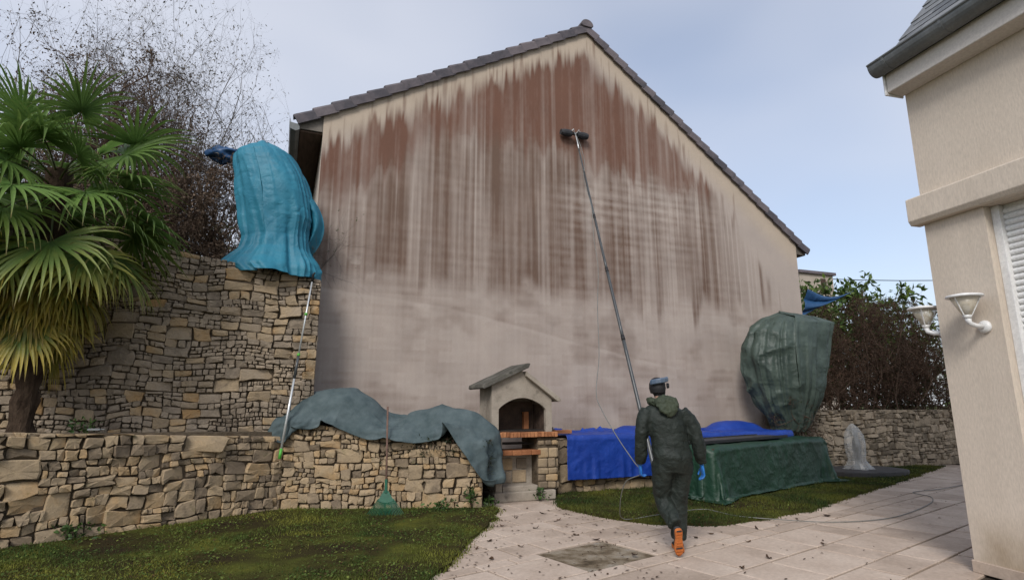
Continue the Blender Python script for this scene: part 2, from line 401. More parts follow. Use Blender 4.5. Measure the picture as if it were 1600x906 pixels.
def blades(name, P, n, zb, hmin, hmax, seed, label, thr, bright):
    r = np.random.default_rng(seed)
    x = r.uniform(P[:, 0].min(), P[:, 0].max(), n * 3); y = r.uniform(P[:, 1].min(), P[:, 1].max(), n * 3)
    d = fbm(x * .9, y * .9, 4, seed)
    k = inside(P, x, y) & (d + r.uniform(-.12, .12, len(x)) > thr)
    k &= ~((np.hypot((x + 2.1) / 1.3, (y - 6.3) / .9) + .7 * (fbm(x * 2, y * 2, 3, 77) - .5) < .8) & (r.random(len(x)) < .86))
    ne = n // 9
    i = r.integers(0, len(P), ne); tq = r.random(ne)[:, None]; pe = P[i] * (1 - tq) + P[(i + 1) % len(P)] * tq + r.normal(0, .035, (ne, 2))
    x = np.concatenate([pe[:, 0], x[k][:n - ne]]); y = np.concatenate([pe[:, 1], y[k][:n - ne]]); d = np.zeros(len(x)); k = slice(None)
    x, y, d = x[k][:n], y[k][:n], d[k][:n]; n = len(x)
    a = r.uniform(0, 2 * np.pi, n); h = r.uniform(hmin, hmax, n) * (.6 + .8 * vnoise(x * 3, y * 3, 8)); wd = r.uniform(.003, .008, n)
    ln = r.uniform(.2, .9, n) * h; la = r.uniform(0, 2 * np.pi, n)
    V = np.zeros((n, 3, 3), np.float32)
    h[:ne] *= 1.35; zb = np.where(np.arange(n) < ne, .0, zb)
    V[:, 0] = np.stack([x - np.cos(a) * wd, y - np.sin(a) * wd, zb + h * 0], 1)
    V[:, 1] = np.stack([x + np.cos(a) * wd, y + np.sin(a) * wd, zb + h * 0], 1)
    V[:, 2] = np.stack([x + np.cos(la) * ln, y + np.sin(la) * ln, zb + h], 1)
    yel = np.clip((fbm(x * 1.3 + 5, y * 1.3, 3, seed + 3) - .35) * 2.2, 0, 1)[:, None]
    c = (np.array([.045, .078, .018]) * (1 - yel) + np.array([.180, .180, .034]) * yel) * r.uniform(.6, 1.3, (n, 1)) * bright
    me = npmesh(name, V.reshape(-1, 3), np.arange(n * 3).reshape(-1, 3), cols=np.repeat(c, 3, 0))
    tag(add(name, me, M['blade']), label, 'grass', kind='stuff')
blades('grass', LAWN_L, 60000, .025, .010, .034, 11, 'short mossy yellow-green grass on the lawn in front of the left stone walls', .47, 1.15)
blades('grass', LAWN_R, 42000, .025, .018, .055, 12, 'short green grass on the curved lawn by the blue and green tarps', .33, .72)

# clover, moss cushions and leaf bits in the left lawn
def clover(P, n, seed, label):
    r = np.random.default_rng(seed)
    x = r.uniform(P[:, 0].min(), P[:, 0].max(), n * 3); y = r.uniform(P[:, 1].min(), P[:, 1].max(), n * 3)
    k = inside(P, x, y) & (vnoise(x * 2.3, y * 2.3, seed) > r.uniform(.25, .85, len(x))); x, y = x[k][:n], y[k][:n]; n = len(x)
    a = r.uniform(0, 6.28, n); l = r.uniform(.006, .017, n); z = .03 + r.uniform(.005, .035, n); tl = r.normal(0, .35, (n, 2))
    V = []
    for q, m in ((0, 1), (1.57, .7), (3.14, 1), (4.71, .7)):
        dx, dy = np.cos(a + q) * l * m, np.sin(a + q) * l * m
        V.append(np.stack([x + dx, y + dy, z + dx * tl[:, 0] + dy * tl[:, 1]], 1))
    V = np.stack(V, 1).reshape(-1, 3)
    t = r.random((n, 1)); c = np.where(r.random((n, 1)) < .12, np.array([[.10, .055, .028]]), np.array([[.050, .095, .022]]) * (1 - t) + np.array([[.16, .19, .045]]) * t) * r.uniform(.7, 1.3, (n, 1))
    tag(add('clover', npmesh('clover', V, np.arange(n * 4).reshape(-1, 4), cols=np.repeat(c, 4, 0)), M['blade']), label, 'clover', kind='stuff')
clover(LAWN_L, 9000, 41, 'small clover leaves and moss tips in the left lawn')
clover(LAWN_R, 4000, 42, 'small clover leaves in the curved right lawn')

# patio of sawn stone slabs, laid in bands
PA = R(37.0); pc, ps = math.cos(PA), math.sin(PA)
def pav(a, b): return (1.0 + a * pc - b * ps, 6.4 + a * ps + b * pc)
patio = sheet('patio', [(-1.6, 1.5), (16, 1.5), (16, 17), (9.5, 15), (-1.6, 9.4)], -.07, -.022, M['joint'])
HOLE = (-.70, .26, -.46, .33)          # a missing slab, in patio coordinates
patch = MB().prism([pav(HOLE[0], HOLE[2]), pav(HOLE[1], HOLE[2]), pav(HOLE[1], HOLE[3]), pav(HOLE[0], HOLE[3])], 'z', -.04, -.016).build('concrete_patch', M['patch'])
tag(patch, kind='structure')
pr = random.Random(5)
def in1(P, x, y):
    c = False; j = len(P) - 1
    for i in range(len(P)):
        if (P[i][1] > y) != (P[j][1] > y) and x < (P[j][0] - P[i][0]) * (y - P[i][1]) / (P[j][1] - P[i][1]) + P[i][0]: c = not c
        j = i
    return c
LL_, LR_ = LAWN_L.tolist(), LAWN_R.tolist()
def vis(x, y):
    if y < 4.2 or x < -1.3 or y > 15.2: return False
    if x > 4.3 + (5.6 - y) * .26 and y < 5.9: return False
    if x / y > .95 or x < -.95: return False
    if y > 9.75 and x < 3: return False
    if in1(LR_, x, y):
        return any(not in1(LR_, x + a, y + b) for a, b in ((.45, 0), (-.45, 0), (0, .45), (0, -.45)))
    if in1(LL_, x, y) and in1(LL_, x + .5, y) and in1(LL_, x, y + .3): return False
    if y > .66 * (x - 1) + 10.0: return False
    return True
nslab = 0
b0 = -5.68
bands = []
while b0 < 8:
    h = pr.choice([.40, .40, .60, .60])
    for e in (HOLE[2], HOLE[3]):
        if b0 < e - .02 < b0 + h + .15: h = e - b0
    bands.append((b0, h)); b0 += h
for (b0, h) in bands:
    a0 = -7 + pr.random() * .6
    hole = b0 > HOLE[2] - .05 and b0 + h < HOLE[3] + .05
    while a0 < 13:
        wd = pr.choice([.40, .60, .60, .80, .90])
        if hole:
            if a0 < HOLE[0] - .001 and a0 + wd > HOLE[0] - .25: wd = HOLE[0] - a0
            elif abs(a0 - HOLE[0]) < .01: a0 = HOLE[1]; continue
        x, y = pav(a0 + wd / 2, b0 + h / 2)
        if vis(x, y) and nslab < 300:
            g = .012; z = pr.uniform(-.003, .003)
            t = MB()
            x0, x1, y0, y1 = -wd / 2 + g, wd / 2 - g, -h / 2 + g, h / 2 - g
            t.box((0, 0, -.02 + z), (x1 - x0, y1 - y0, .04))
            t.build('slab', M['slab'], patio, bevel=.006, seg=1, loc=(x, y, 0), rot=(pr.uniform(-.004, .004), pr.uniform(-.004, .004), PA))
            nslab += 1
        a0 += wd

# raised beds and terraces behind the walls
T_ANG = R(25.0); T_R = np.array([-3.08, 8.95]); T_LEN = 5.2
T_L = T_R - T_LEN * np.array([math.cos(T_ANG), math.sin(T_ANG)])
sheet('terrace_soil', [(-8.35, 7.05), (-3.30, 9.27), (-3.56, 9.62), (-7.0, 18.2), (-20, 18.2), (-20, 7.05)], 0, 3.52, M['soil'])
sheet('shelf_soil', [(-6.5, 5.35), (-3.45, 8.72), (-3.35, 8.75), (-7.75, 6.78), (-9, 5.35)], 0, 1.10, M['soil'])
sheet('planter_soil', [(-3.25, 8.97), (-.48, 9.02), (-.42, 10.86), (-3.42, 9.64)], 0, .86, M['soil'])
sheet('planter_soil', [G(.03, 1.1), G(5.4, 1.1), G(5.4, .03), G(.03, .03)], 0, .90, M['soil'])
sheet('bank_soil', [(6.0, 13.62), (12.4, 15.62), (16, 18), (16, 34), (1, 34), (7.15, 14.2)], 0, 1.25, M['soil'])

# ------------------------------------------------------------------ dry stone walls
def clip(poly, nx, ny, d):
    out = []
    n = len(poly)
    for i in range(n):
        p, q = poly[i], poly[(i + 1) % n]
        a = nx * p[0] + ny * p[1] - d; b = nx * q[0] + ny * q[1] - d
        if a <= 0: out.append(p)
        if (a < 0 < b) or (b < 0 < a):
            t = a / (a - b); out.append((p[0] + (q[0] - p[0]) * t, p[1] + (q[1] - p[1]) * t))
    return out

def stone_wall(name, label, cat, origin, ang, region, course, seed, mt, thick=.35, asp=(1.1, 2.8), big=6, proud=.035, hide=None, cap=300):
    """rubble wall: region is a convex outline (along, height) of the visible face; each stone is a part"""
    r = random.Random(seed)
    root = empty(name, (origin[0], origin[1], 0), ang, label, cat)
    us = [p[0] for p in region]; vs = [p[1] for p in region]
    x0, x1, v0, v1 = min(us) - .1, max(us) + .1, min(vs), max(vs)
    rects = []
    def split(a, b, c, d, lev):
        w_, h_ = c - a, d - b
        f = r.random(); hs = course[0] + (course[1] - course[0]) * f ** 1.6
        if (h_ <= hs * 1.15 or h_ < course[0] * 1.6) and w_ <= h_ * r.uniform(*asp): rects.append((a, b, c, d)); return
        if lev > 0 and r.random() < .09 and w_ < 2.6 * h_ and w_ * h_ < .085: rects.append((a, b, c, d)); return
        if (w_ > h_ * r.uniform(1.7, 3.3) and w_ > course[0] * 2.2) or h_ < course[0] * 1.6:
            m = a + w_ * r.uniform(.33, .67); split(a, b, m, d, lev + 1); split(m, b, c, d, lev + 1)
        else:
            m = b + h_ * r.uniform(.34, .66); split(a, b, c, m, lev + 1); split(a, m, c, d, lev + 1)
    v = v0
    while v < v1:
        bh = r.uniform(course[1] * .9, course[1] * 2.0)
        u = x0 - r.random() * .3
        while u < x1:
            bw = r.uniform(.28, .85); split(u, v, u + bw, v + bh, 0); u += bw
        v += bh
    wp = lambda x, y: (x + .05 * pnoise.noise((x * 2.1 + seed, y * 2.6, 0.0)), y + .085 * pnoise.noise((x * 1.6, y * 2.2 + 9, seed * 1.7)) * min(1, max(0, (y - v0) / .15)))
    cells = []
    half = []
    n = len(region)
    for i in range(n):
        p, q = region[i], region[(i + 1) % n]; nx, ny = q[1] - p[1], -(q[0] - p[0]); half.append((nx, ny, nx * p[0] + ny * p[1]))
    for (a, b, c, d) in rects:
        pts = [(a, b)]
        def edge(p, q):
            l = math.hypot(q[0] - p[0], q[1] - p[1])
            if l > .10 and r.random() < .75:
                t = r.uniform(.3, .7); pts.append((p[0] + (q[0] - p[0]) * t, p[1] + (q[1] - p[1]) * t))
            if q != (a, b): pts.append(q)
        edge((a, b), (c, b)); edge((c, b), (c, d)); edge((c, d), (a, d)); edge((a, d), (a, b))
        poly = [wp(*p) for p in pts]
        m = min(c - a, d - b)
        poly = [(p[0] + r.gauss(0, .085) * m, p[1] + r.gauss(0, .085) * m) for p in poly]
        for hp_ in half:
            poly = clip(poly, *hp_)
            if len(poly) < 3: break
        if len(poly) < 3: continue
        pl = np.array(poly); x, y = pl[:, 0], pl[:, 1]
        A = abs(np.sum(x * np.roll(y, -1) - np.roll(x, -1) * y)) / 2
        if A < .0010: continue
        if hide is not None and hide(pl.mean(0)): continue
        cells.append((A, pl))
    cells.sort(key=lambda c: -c[0])
    rest_v, rest_f = [], []
    for ci, (A, pl) in enumerate(cells):
        # drop very short edges
        q = [pl[0]]
        for p in pl[1:]:
            if np.hypot(*(p - q[-1])) > .012: q.append(p)
        if len(q) > 3 and np.hypot(*(q[0] - q[-1])) < .012: q.pop()
        pl = np.array(q)
        if len(pl) < 3: continue
        c = pl.mean(0)
        ext = pl.max(0) - pl.min(0)
        g = r.uniform(.003, .014)
        sc = np.maximum(1 - g * 1.3 / ext, .6)
        pl = c + (pl - c) * sc
        o = []
        for i in range(len(pl)):
            a, b = pl[i], pl[(i + 1) % len(pl)]
            k_ = r.uniform(.05, .17); o.append(a + (b - a) * k_); o.append(b + (a - b) * r.uniform(.05, .17))
        ring = np.array(o) - c
        if np.sum(ring[:, 0] * np.roll(ring[:, 1], -1) - np.roll(ring[:, 0], -1) * ring[:, 1]) < 0: ring = ring[::-1]
        n = len(ring)
        pr_ = r.uniform(.4, 1.5) * proud
        tx, ty = r.gauss(0, .13), r.gauss(0, .13)
        V = []
        for (s, y) in ((1.0, .10), (1.0, -pr_ * .70), (.91, -pr_)):
            for p in ring:
                yy = y
                if y < 0: yy = y - (p[0] * tx + p[1] * ty) + r.gauss(0, .0035)
                V.append((p[0] * s, yy, p[1] * s))
        V.append((r.gauss(0, .01), -pr_ - r.uniform(-.002, .012), r.gauss(0, .01)))
        F = []
        for k in range(2):
            for i in range(n):
                j = (i + 1) % n; F.append((k * n + i, k * n + j, (k + 1) * n + j, (k + 1) * n + i))
        for i in range(n): F.append((2 * n + i, 2 * n + (i + 1) % n, 3 * n))
        if ci < cap:
            me = bpy.data.meshes.new('stone'); me.from_pydata(V, [], F); me.update()
            add('stone', me, mt, root, (c[0], 0, c[1]))
        else:
            b = len(rest_v); rest_v += [(a + c[0], bb, d + c[1]) for a, bb, d in V]; rest_f += [tuple(b + i for i in f) for f in F]
    if rest_v:
        me = bpy.data.meshes.new('small_stones'); me.from_pydata(rest_v, [], rest_f); me.update()
        tag(add('small_stones', me, mt, root), kind='stuff')
    # core behind the faces, carrying the joints
    core = MB(); core.prism([(p[0], p[1] - (.02 if p[1] > .2 else 0)) for p in region], 'y', .012, thick)
    core.build('core', M['mortar'], root)
    return root

stone_wall('retaining_wall', 'tall rubble retaining wall behind the palm, its upper corner under the turquoise tarp', 'stone wall',
           T_L, T_ANG, [(0, .98), (4.25, .0), (5.2, 0), (5.2, 3.46), (2.6, 3.78), (0, 3.95)], (.062, .20), 21, M['stone'], asp=(1.3, 3.3), big=16, proud=.045)
stone_wall('garden_wall', 'low mossy rubble wall running from the left edge, in front of the palm', 'stone wall',
           (-6.36, 5.23), math.atan2(.747, .665), [(0, 0), (4.50, 0), (4.50, 1.12), (1.5, 1.20), (0, 1.28)], (.10, .27), 22, M['stone_moss'], big=9, proud=.05,
           hide=lambda c: c[0] < .9)
stone_wall('planter_wall', 'low rubble planter wall under the grey-blue shade cloth, behind the rake', 'stone wall',
           (-3.47, 8.61), R(2.5), [(0, 0), (3.04, 0), (3.04, .88), (1.7, 1.06), (0, 1.28)], (.08, .23), 23, M['stone_moss'], big=6, proud=.05)
x_, y_ = G(.0, 1.22)
stone_wall('planter_wall', 'low rubble planter wall hidden mostly by the royal blue tarp', 'stone wall',
           (x_, y_), GA, [(0, 0), (5.4, 0), (5.4, .92), (0, .92)], (.14, .32), 24, M['stone_moss'], big=2, proud=.04)
stone_wall('bank_wall', 'low pale rubble wall of thin stones below the brown hedge on the right', 'stone wall',
           (5.9, 13.30), R(17.4), [(0, 0), (6.6, 0), (6.6, 1.36), (0, 1.36)], (.07, .22), 25, M['stone_pale'], asp=(1.3, 3.4), big=6, proud=.05)

# ------------------------------------------------------------------ the stained gable
U0, U1, UR, ZR = -4.08, 7.50, 1.52, 9.99
SL, SR = .58, .747
def ztop(u): return np.where(u < UR, ZR - SL * (UR - u), ZR - SR * (u - UR))
house = empty('gable_house', (G0[0], G0[1], 0), GA, 'tall house gable with brown-streaked cream render and grey tiled roof edge', 'house')

def stain(u, z):
    zt = ztop(u); o0 = u * 0
    a1 = fbm(u * 2.2, z * .08 + 3, 3, 31); a2 = fbm(u * 7.0, z * .16, 3, 32); a3 = fbm(u * 19.0, z * .30, 2, 33); a4 = vnoise(u * 42, z * .6, 34)
    streak = .34 * a1 + .32 * a2 + .24 * a3 + .10 * a4
    streak = np.clip((streak - .5) * 3.0 + .5, 0, 1)
    # upper edge of the growth: a clean strip below the tiles, broken into thin spikes that fade upward
    sp1 = np.clip((vnoise(u * 6.3, o0, 41) - .40) * 1.9, 0, 1); sp2 = np.clip((vnoise(u * 15.0, o0, 42) - .30) * 1.5, 0, 1); sp3 = vnoise(u * 34, o0, 49)
    off = np.interp(u, [-4.1, -3.6, -2.8, -1.5, 0, 1.5, 3, 4.5, 5.5, 6.5, 7.5], [.56, .54, .40, .33, .34, .40, .50, .72, 1.0, 1.7, 3.2])
    edge = zt - off + .22 * sp1 + .26 * sp2 * sp3 + .16 * (sp3 - .5)
    soft = .24 + .80 * vnoise(u * 11, o0, 43) * vnoise(u * 4.1, o0, 46)
    top = sstep(0, 1, (edge - z) / soft)
    top = np.maximum(top, .55 * sstep(0, 1, (edge + .30 - z) / .2) * sstep(.62, .85, vnoise(u * 24, z * .5, 40)))
    # dense unwashed zone under the roof
    zl = np.interp(u, [-4.1, -3.4, -2.7, -2.2, -1, 0.2, 1.5, 3.2, 4.6, 5.4], [5.2, 5.4, 5.9, 6.75, 6.95, 6.95, 6.75, 6.5, 6.45, 6.4]) + .60 * (a2 - .5) + .40 * (vnoise(u * 12, o0, 47) - .5)
    dense = sstep(-.45, .35, z - zl)
    zb = 3.66 + .50 * (a1 - .5) + .26 * (vnoise(u * 5, o0, 44) - .5)
    drop = sstep(2.3, 2.9, u) * (1 - sstep(4.0, 4.6, u)); zb = zb - .60 * drop * sstep(.45, .75, vnoise(u * 6, o0, 45))
    low = sstep(-.22, .28, z - zb)
    mid = .58 + .74 * (streak - .5)
    # scrubbed block courses showing through
    wz = z + .035 * (fbm(u * .9, z * .9, 3, 55) - .5); z_ = z; z = wz
    row = np.floor(z / .205); cz = (z / .205) % 1.0; cu = (u / .51 + .5 * (row % 2)) % 1.0
    brnd = vnoise(np.floor(u / .51 + .5 * (row % 2)), row, 99) - .5; z = z_
    jointz = np.exp(-((cz - .5) / .24) ** 2); jointu = np.exp(-((cu - .5) / .12) ** 2)
    vis_ = np.clip(2.2 * (fbm(u * .55 + 3, z * .7, 3, 51) - .26), .15, 1)
    ghost = np.clip(jointz * .8 + jointu * .45, 0, 1) * vis_ * (.5 + .9 * vnoise(u * 1.8, z * 2.4, 53))
    scrub = fbm(u * .8 + 2, z * 1.0, 4, 52)
    mid = mid - .32 * (ghost - .25) + .26 * brnd * (1 - .6 * jointz) * vis_ - .45 * np.clip(scrub - .50, -.3, .4)
    mid = mid - .28 * sstep(.35, .0, zl - z - .1) * sstep(.3, .6, vnoise(u * 2.4, o0, 54)) * (z < zl)
    right = sstep(4.3, 6.4, u + .25 * (z - 5))            # the right end is nearly clean, with a few dark runs
    runs = sstep(.62, .82, vnoise(u * 8.5, z * .10, 61)) * .80 * sstep(.25, .60, vnoise(u * 3 + 7, z * .6, 62))
    mid = mid * (1 - right) + (.08 + runs) * right
    dens = .90 + .42 * (streak - .5)
    pale = sstep(.56, .80, vnoise(u * 11, z * .22, 63)) * sstep(.30, .62, vnoise(u * 2.3, z * .5, 64))
    dens = dens - .26 * pale
    dens = dens * (1 - right) + (.15 + runs * 1.1) * right
    wh = sstep(.66, .90, vnoise(u * 26, z * .13, 65)) * sstep(.35, .6, vnoise(u * 1.7, z * .4, 66))
    mid = mid - .42 * wh; dens = dens - .22 * wh
    s_up = top * (dense * dens + (1 - dense) * mid)
    s_low = .08 + .20 * brnd * (1 - .8 * jointz) + .20 * (fbm(u * 1.6, z * 1.8, 4, 71) - .4) + .16 * (streak - .5)
    blotch = sstep(.52, .74, fbm(u * 1.7 + 4, z * 1.9, 3, 72)) * (1 - .8 * jointz * vis_) * .30
    line = np.interp(u, [-4.2, -3.84, -1.63, 2.63, 5.4, 7.5], [3.52, 3.49, 3.29, 2.42, 2.02, 1.7]) + .02 * (vnoise(u * 3, o0, 75) - .5)
    above = sstep(-.005, .02, z - line)
    fade = (1 - sstep(2.6, 5.0, u)) * (.5 + .7 * vnoise(u * 1.5, o0, 76))
    s_low = s_low + blotch + .16 * above * np.exp(-np.clip(z - line, 0, 5) / .22) * fade
    s_low = s_low - .12 * np.exp(-((z - line + .03) / .035) ** 2) * fade
    s_low = s_low + .42 * sstep(2.0, 1.0, z) * fbm(u * 2.6, z * 1.2, 3, 73) * (1 - .6 * sstep(1, 3, u))
    s = s_up * low + s_low * (1 - low)
    s = s - .40 * sstep(.60, .68, fbm(u * 4.2, z * 6.0, 3, 81)) * np.exp(-((u + 3.30) / .45) ** 2 - ((z - 3.95) / .22) ** 2)
    s = s + (.12 * (fbm(u * 22, z * 9, 3, 91) - .5) + .08 * (vnoise(u * 38, z * 1.2, 92) - .5)) * (.35 + .65 * np.clip(s * 2, 0, 1))
    yellow = sstep(.95, .25, zt - z)
    return np.clip(s, 0, 1), dense * top, yellow

nu, nz_ = 600, 430
uu = np.linspace(U0, U1, nu)[None, :] + np.zeros((nz_, 1)); tt = np.linspace(0, 1, nz_)[:, None] ** .95
# rows spread from the ground to the sloping top
zz = 0.0 + tt * (ztop(uu) - 0.0)
s_, d_, l_ = stain(uu, zz)
clean_hi = np.array([.455, .380, .302]); clean_lo = np.array([.412, .354, .312]); brown_hi = np.array([.160, .086, .062]); brown_lo = np.array([.150, .100, .076])
cl = clean_lo * (1 - l_[..., None]) + clean_hi * l_[..., None]
br = brown_lo * (1 - d_[..., None]) + brown_hi * d_[..., None]
rt = sstep(3.5, 6.5, uu)[..., None] * .0
col = cl * (1 - s_[..., None]) + br * s_[..., None]
V = np.stack([uu, np.zeros_like(uu), zz], -1).reshape(-1, 3)
V[:, 1] = -.004 * fbm(V[:, 0] * 3, V[:, 2] * 3, 3, 90)
ii = (np.arange(nz_ - 1)[:, None] * nu + np.arange(nu - 1)[None, :]).reshape(-1)
F = np.stack([ii, ii + 1, ii + nu + 1, ii + nu], 1)
add('wall', npmesh('wall', V, F, smooth=True, cols=col.reshape(-1, 3), colname='stain'), M['render_wall'], house)
DEP = 9.0
prof = [(U0, 0), (U1, 0), (U1, float(ztop(np.array(U1)))), (UR, ZR), (U0, float(ztop(np.array(U0))))]
MB().prism([(a + (.004 if a == U0 else -.004 if a == U1 else 0), b - (.004 if b > 1 else 0)) for a, b in prof], 'y', .012, DEP).build('side_wall', M['cream'], house)

# roof with a row of verge tiles along each slope
UE0, UE1 = -4.52, 7.84
roof = MB()
th = .10
zl, zr = float(ZR - SL * (UR - UE0)), float(ZR - SR * (UE1 - UR))
roof.prism([(UE0, zl + .015), (UR, ZR + .015), (UE1, zr + .015), (UE1, zr + th), (UR, ZR + th), (UE0, zl + th)], 'y', .0, DEP + .2)
roof = roof.build('roof', M['tile'], house)
def verge_tile_mesh(L_):
    # runs down-slope along +x, rises along z; -y is out from the wall
    b = MB()
    sec = [(-.075, -.075), (-.075, .075), (-.055, .115), (.0, .135), (.14, .125), (.14, .10), (.0, .10), (-.035, .08), (-.04, -.075)]
    n = len(sec)
    P = []
    for k, (x, dz, sc) in enumerate(((-.03, -.014, .96), (L_ * .5, .006, 1.0), (L_ - .012, .020, 1.03), (L_, .014, .98))):
        P += [(x, y * sc, z * sc + dz) for y, z in sec]
    F = []
    for k in range(3):
        for i in range(n): F.append((k * n + i, k * n + (i + 1) % n, (k + 1) * n + (i + 1) % n, (k + 1) * n + i))
    F += [tuple(range(n))[::-1], tuple(range(3 * n, 4 * n))]
    return b.poly(P, F)
for side in (-1, 1):
    sl = SL if side < 0 else SR
    ue = UE0 if side < 0 else UE1
    run = abs(ue - UR) * math.sqrt(1 + sl * sl)
    n = 19 if side < 0 else 25
    Lt = run / n
    tm = verge_tile_mesh(Lt + .02).build('verge_tile', M['tile'], roof, smooth=False)
    me = tm.data; bpy.data.objects.remove(tm)
    ang = math.atan(sl)
    for k in range(n):
        s = Lt * k
        x = UR + side * s * math.cos(ang); z = ZR - s * math.sin(ang) + .03
        # local x must run down-slope; mirrored side turned about z so that -y stays out
        o = add('verge_tile', me, None, roof)
        if side > 0:
            mtx = Matrix.Translation((x, -.005, z)) @ Matrix.Rotation(ang + pr.gauss(0, .006), 4, 'Y')
        else:
            mtx = Matrix.Translation((x, -.005, z)) @ Matrix.Scale(-1, 4, (1, 0, 0)) @ Matrix.Rotation(ang + pr.gauss(0, .006), 4, 'Y')
        o.matrix_basis = mtx
rt_ = MB(); n = 12
for y0 in (-.10,):
    pts0 = [(.16 * math.cos(math.pi * k / n) * 1.0, .15 * math.sin(math.pi * k / n)) for k in range(n + 1)]
    outl = [(UR + a, ZR + .10 + b) for a, b in pts0] + [(UR - .10, ZR + .06), (UR + .10, ZR + .06)]
rt_.prism(outl, 'y', -.11, .30).build('ridge_tile', M['tile'], roof, bevel=.01, seg=1)
MB().prism(outl, 'y', .32, DEP).build('ridge', M['tile'], roof)
# left eave: soffit boards, triangular end board, gutter
MB().box(((UE0 + U0) / 2 + .02, DEP / 2 + .05, zl - .10), (U0 - UE0 - .05, DEP, .03)).build('soffit', M['darkwood'], house)
MB().prism([(UE0 + .04, zl - .08), (U0 - .005, zl - .08), (U0 - .005, float(ztop(np.array(U0))) + .01), (UE0 + .04, zl + .012)], 'y', .01, .035).build('end_board', M['plank'], house)
g = MB()
g.prism([(UE0 + .035, zl + .05), (UE0 + .035, zl - .12), (UE0 - .03, zl - .15), (UE0 - .12, zl - .12), (UE0 - .14, zl - .02), (UE0 - .14, zl + .06), (UE0 - .13, zl + .06), (UE0 - .12, zl), (UE0 + .02, zl - .02)], 'y', -.03, DEP)
g.build('gutter', M['zinc'], house)
MB().box((U1 + .17, .02 + DEP / 2, zr + .045 - .06), (.33, DEP, .03)).build('soffit', M['darkwood'], house)
MB().prism([(U1 + .004, zr - .03), (U1 + .32, zr - .03), (U1 + .32, zr + .012), (U1 + .004, float(ztop(np.array(U1))) + .012)], 'y', .01, .035).build('end_board', M['plank'], house)

# ------------------------------------------------------------------ cream house on the right
HA = math.atan2(-.968, .252)
villa = empty('villa', (4.25, 5.60, 0), HA, 'cream rendered house with white roller shutter, band course and slate roof at the right edge', 'house')
OX0, OX1, OZ = .58, 4.0, 3.31
# pier beside the shutter, with grime near the ground
nx_, nzz = 24, 120
xx, zz2 = np.meshgrid(np.linspace(0, OX0, nx_), np.linspace(0, OZ, nzz))
gr = sstep(.62, .12, zz2 + .35 * (fbm(xx * 3, zz2 * 3, 4, 5) - .5)) * (.35 + .8 * fbm(xx * 5, zz2 * 5, 4, 6)) * sstep(-.1, .25, xx)
gr2 = .10 * fbm(xx * 6, zz2 * .6, 3, 9)
cc = np.ones(xx.shape + (3,)) * (1 - .55 * gr[..., None] * np.array([.75, .85, 1.0]) - gr2[..., None])
V = np.stack([xx, np.zeros_like(xx), zz2], -1).reshape(-1, 3)
ii = (np.arange(nzz - 1)[:, None] * nx_ + np.arange(nx_ - 1)[None, :]).reshape(-1)
F = np.stack([ii, ii + 1, ii + nx_ + 1, ii + nx_], 1)
k0 = len(V)
V = np.concatenate([V, [(0, .3, 0), (OX0, .3, 0), (OX0, .3, OZ), (0, .3, OZ), (0, 0, 0), (OX0, 0, 0), (OX0, 0, OZ), (0, 0, OZ)]])
F2 = np.array([(k0 + 4, k0 + 7, k0 + 3, k0), (k0 + 5, k0 + 1, k0 + 2, k0 + 6), (k0, k0 + 3, k0 + 2, k0 + 1)])
cc = np.concatenate([cc.reshape(-1, 3), np.ones((8, 3)) * .95])
add('pier', npmesh('pier', V, [np.concatenate([F, F2])], cols=cc, colname='stain'), M['cream_dirty'], villa)
b = MB()
b.box(((0 + 6.5) / 2, .15, (OZ + 4.99) / 2 + .001), (6.5, .3, 4.99 - OZ - .002))
b.box(((OX1 + 6.5) / 2, .15, OZ / 2), (6.5 - OX1, .3, OZ))
b.box((.15, 3.3, 2.495), (.30, 5.98, 4.99))
b.build('wall', M['cream'], villa)
bb = MB(); bb.prism([(-.10, 3.36), (-.07, 3.315), (.05, 3.315), (.05, 3.60), (-.095, 3.60), (-.10, 3.585)], 'x', -.09, 6.5)
bb.build('band_course', M['cream'], villa, bevel=.008)
bb = MB(); bb.box((.02, 3.15, 3.457), (.20, 6.0, .28)); bb.build('band_course', M['cream'], villa, bevel=.012)
MB().box((.29 + .01, -.006, .052), (.62 + .0, .03, .104)).build('skirting', M['slab'], villa, bevel=.004, seg=1)
MB().box((-.006, 1.6, .052), (.03, 3.2, .104)).build('skirting', M['slab'], villa, bevel=.004, seg=1)
sh = MB().box(((OX0 + OX1) / 2, .155, OZ / 2), (OX1 - OX0, .012, OZ)).build('roller_shutter', M['white'], villa)
MB().box((OX0 + .035, .115, OZ / 2), (.07, .06, OZ)).build('guide_rail', M['white'], sh, bevel=.006)
sm = None
for k in range(58):
    z = .03 + k * .0565
    if sm is None:
        o = MB().prism([(.148, -.026), (.138, -.024), (.128, -.012), (.126, .0), (.128, .012), (.138, .024), (.148, .027)][::-1], 'x', 0, OX1 - OX0 - .10).build('slat', M['white'], sh, loc=(OX0 + .071, 0, z)); sm = o.data
    else: add('slat', sm, None, sh, loc=(OX0 + .071, 0, z))
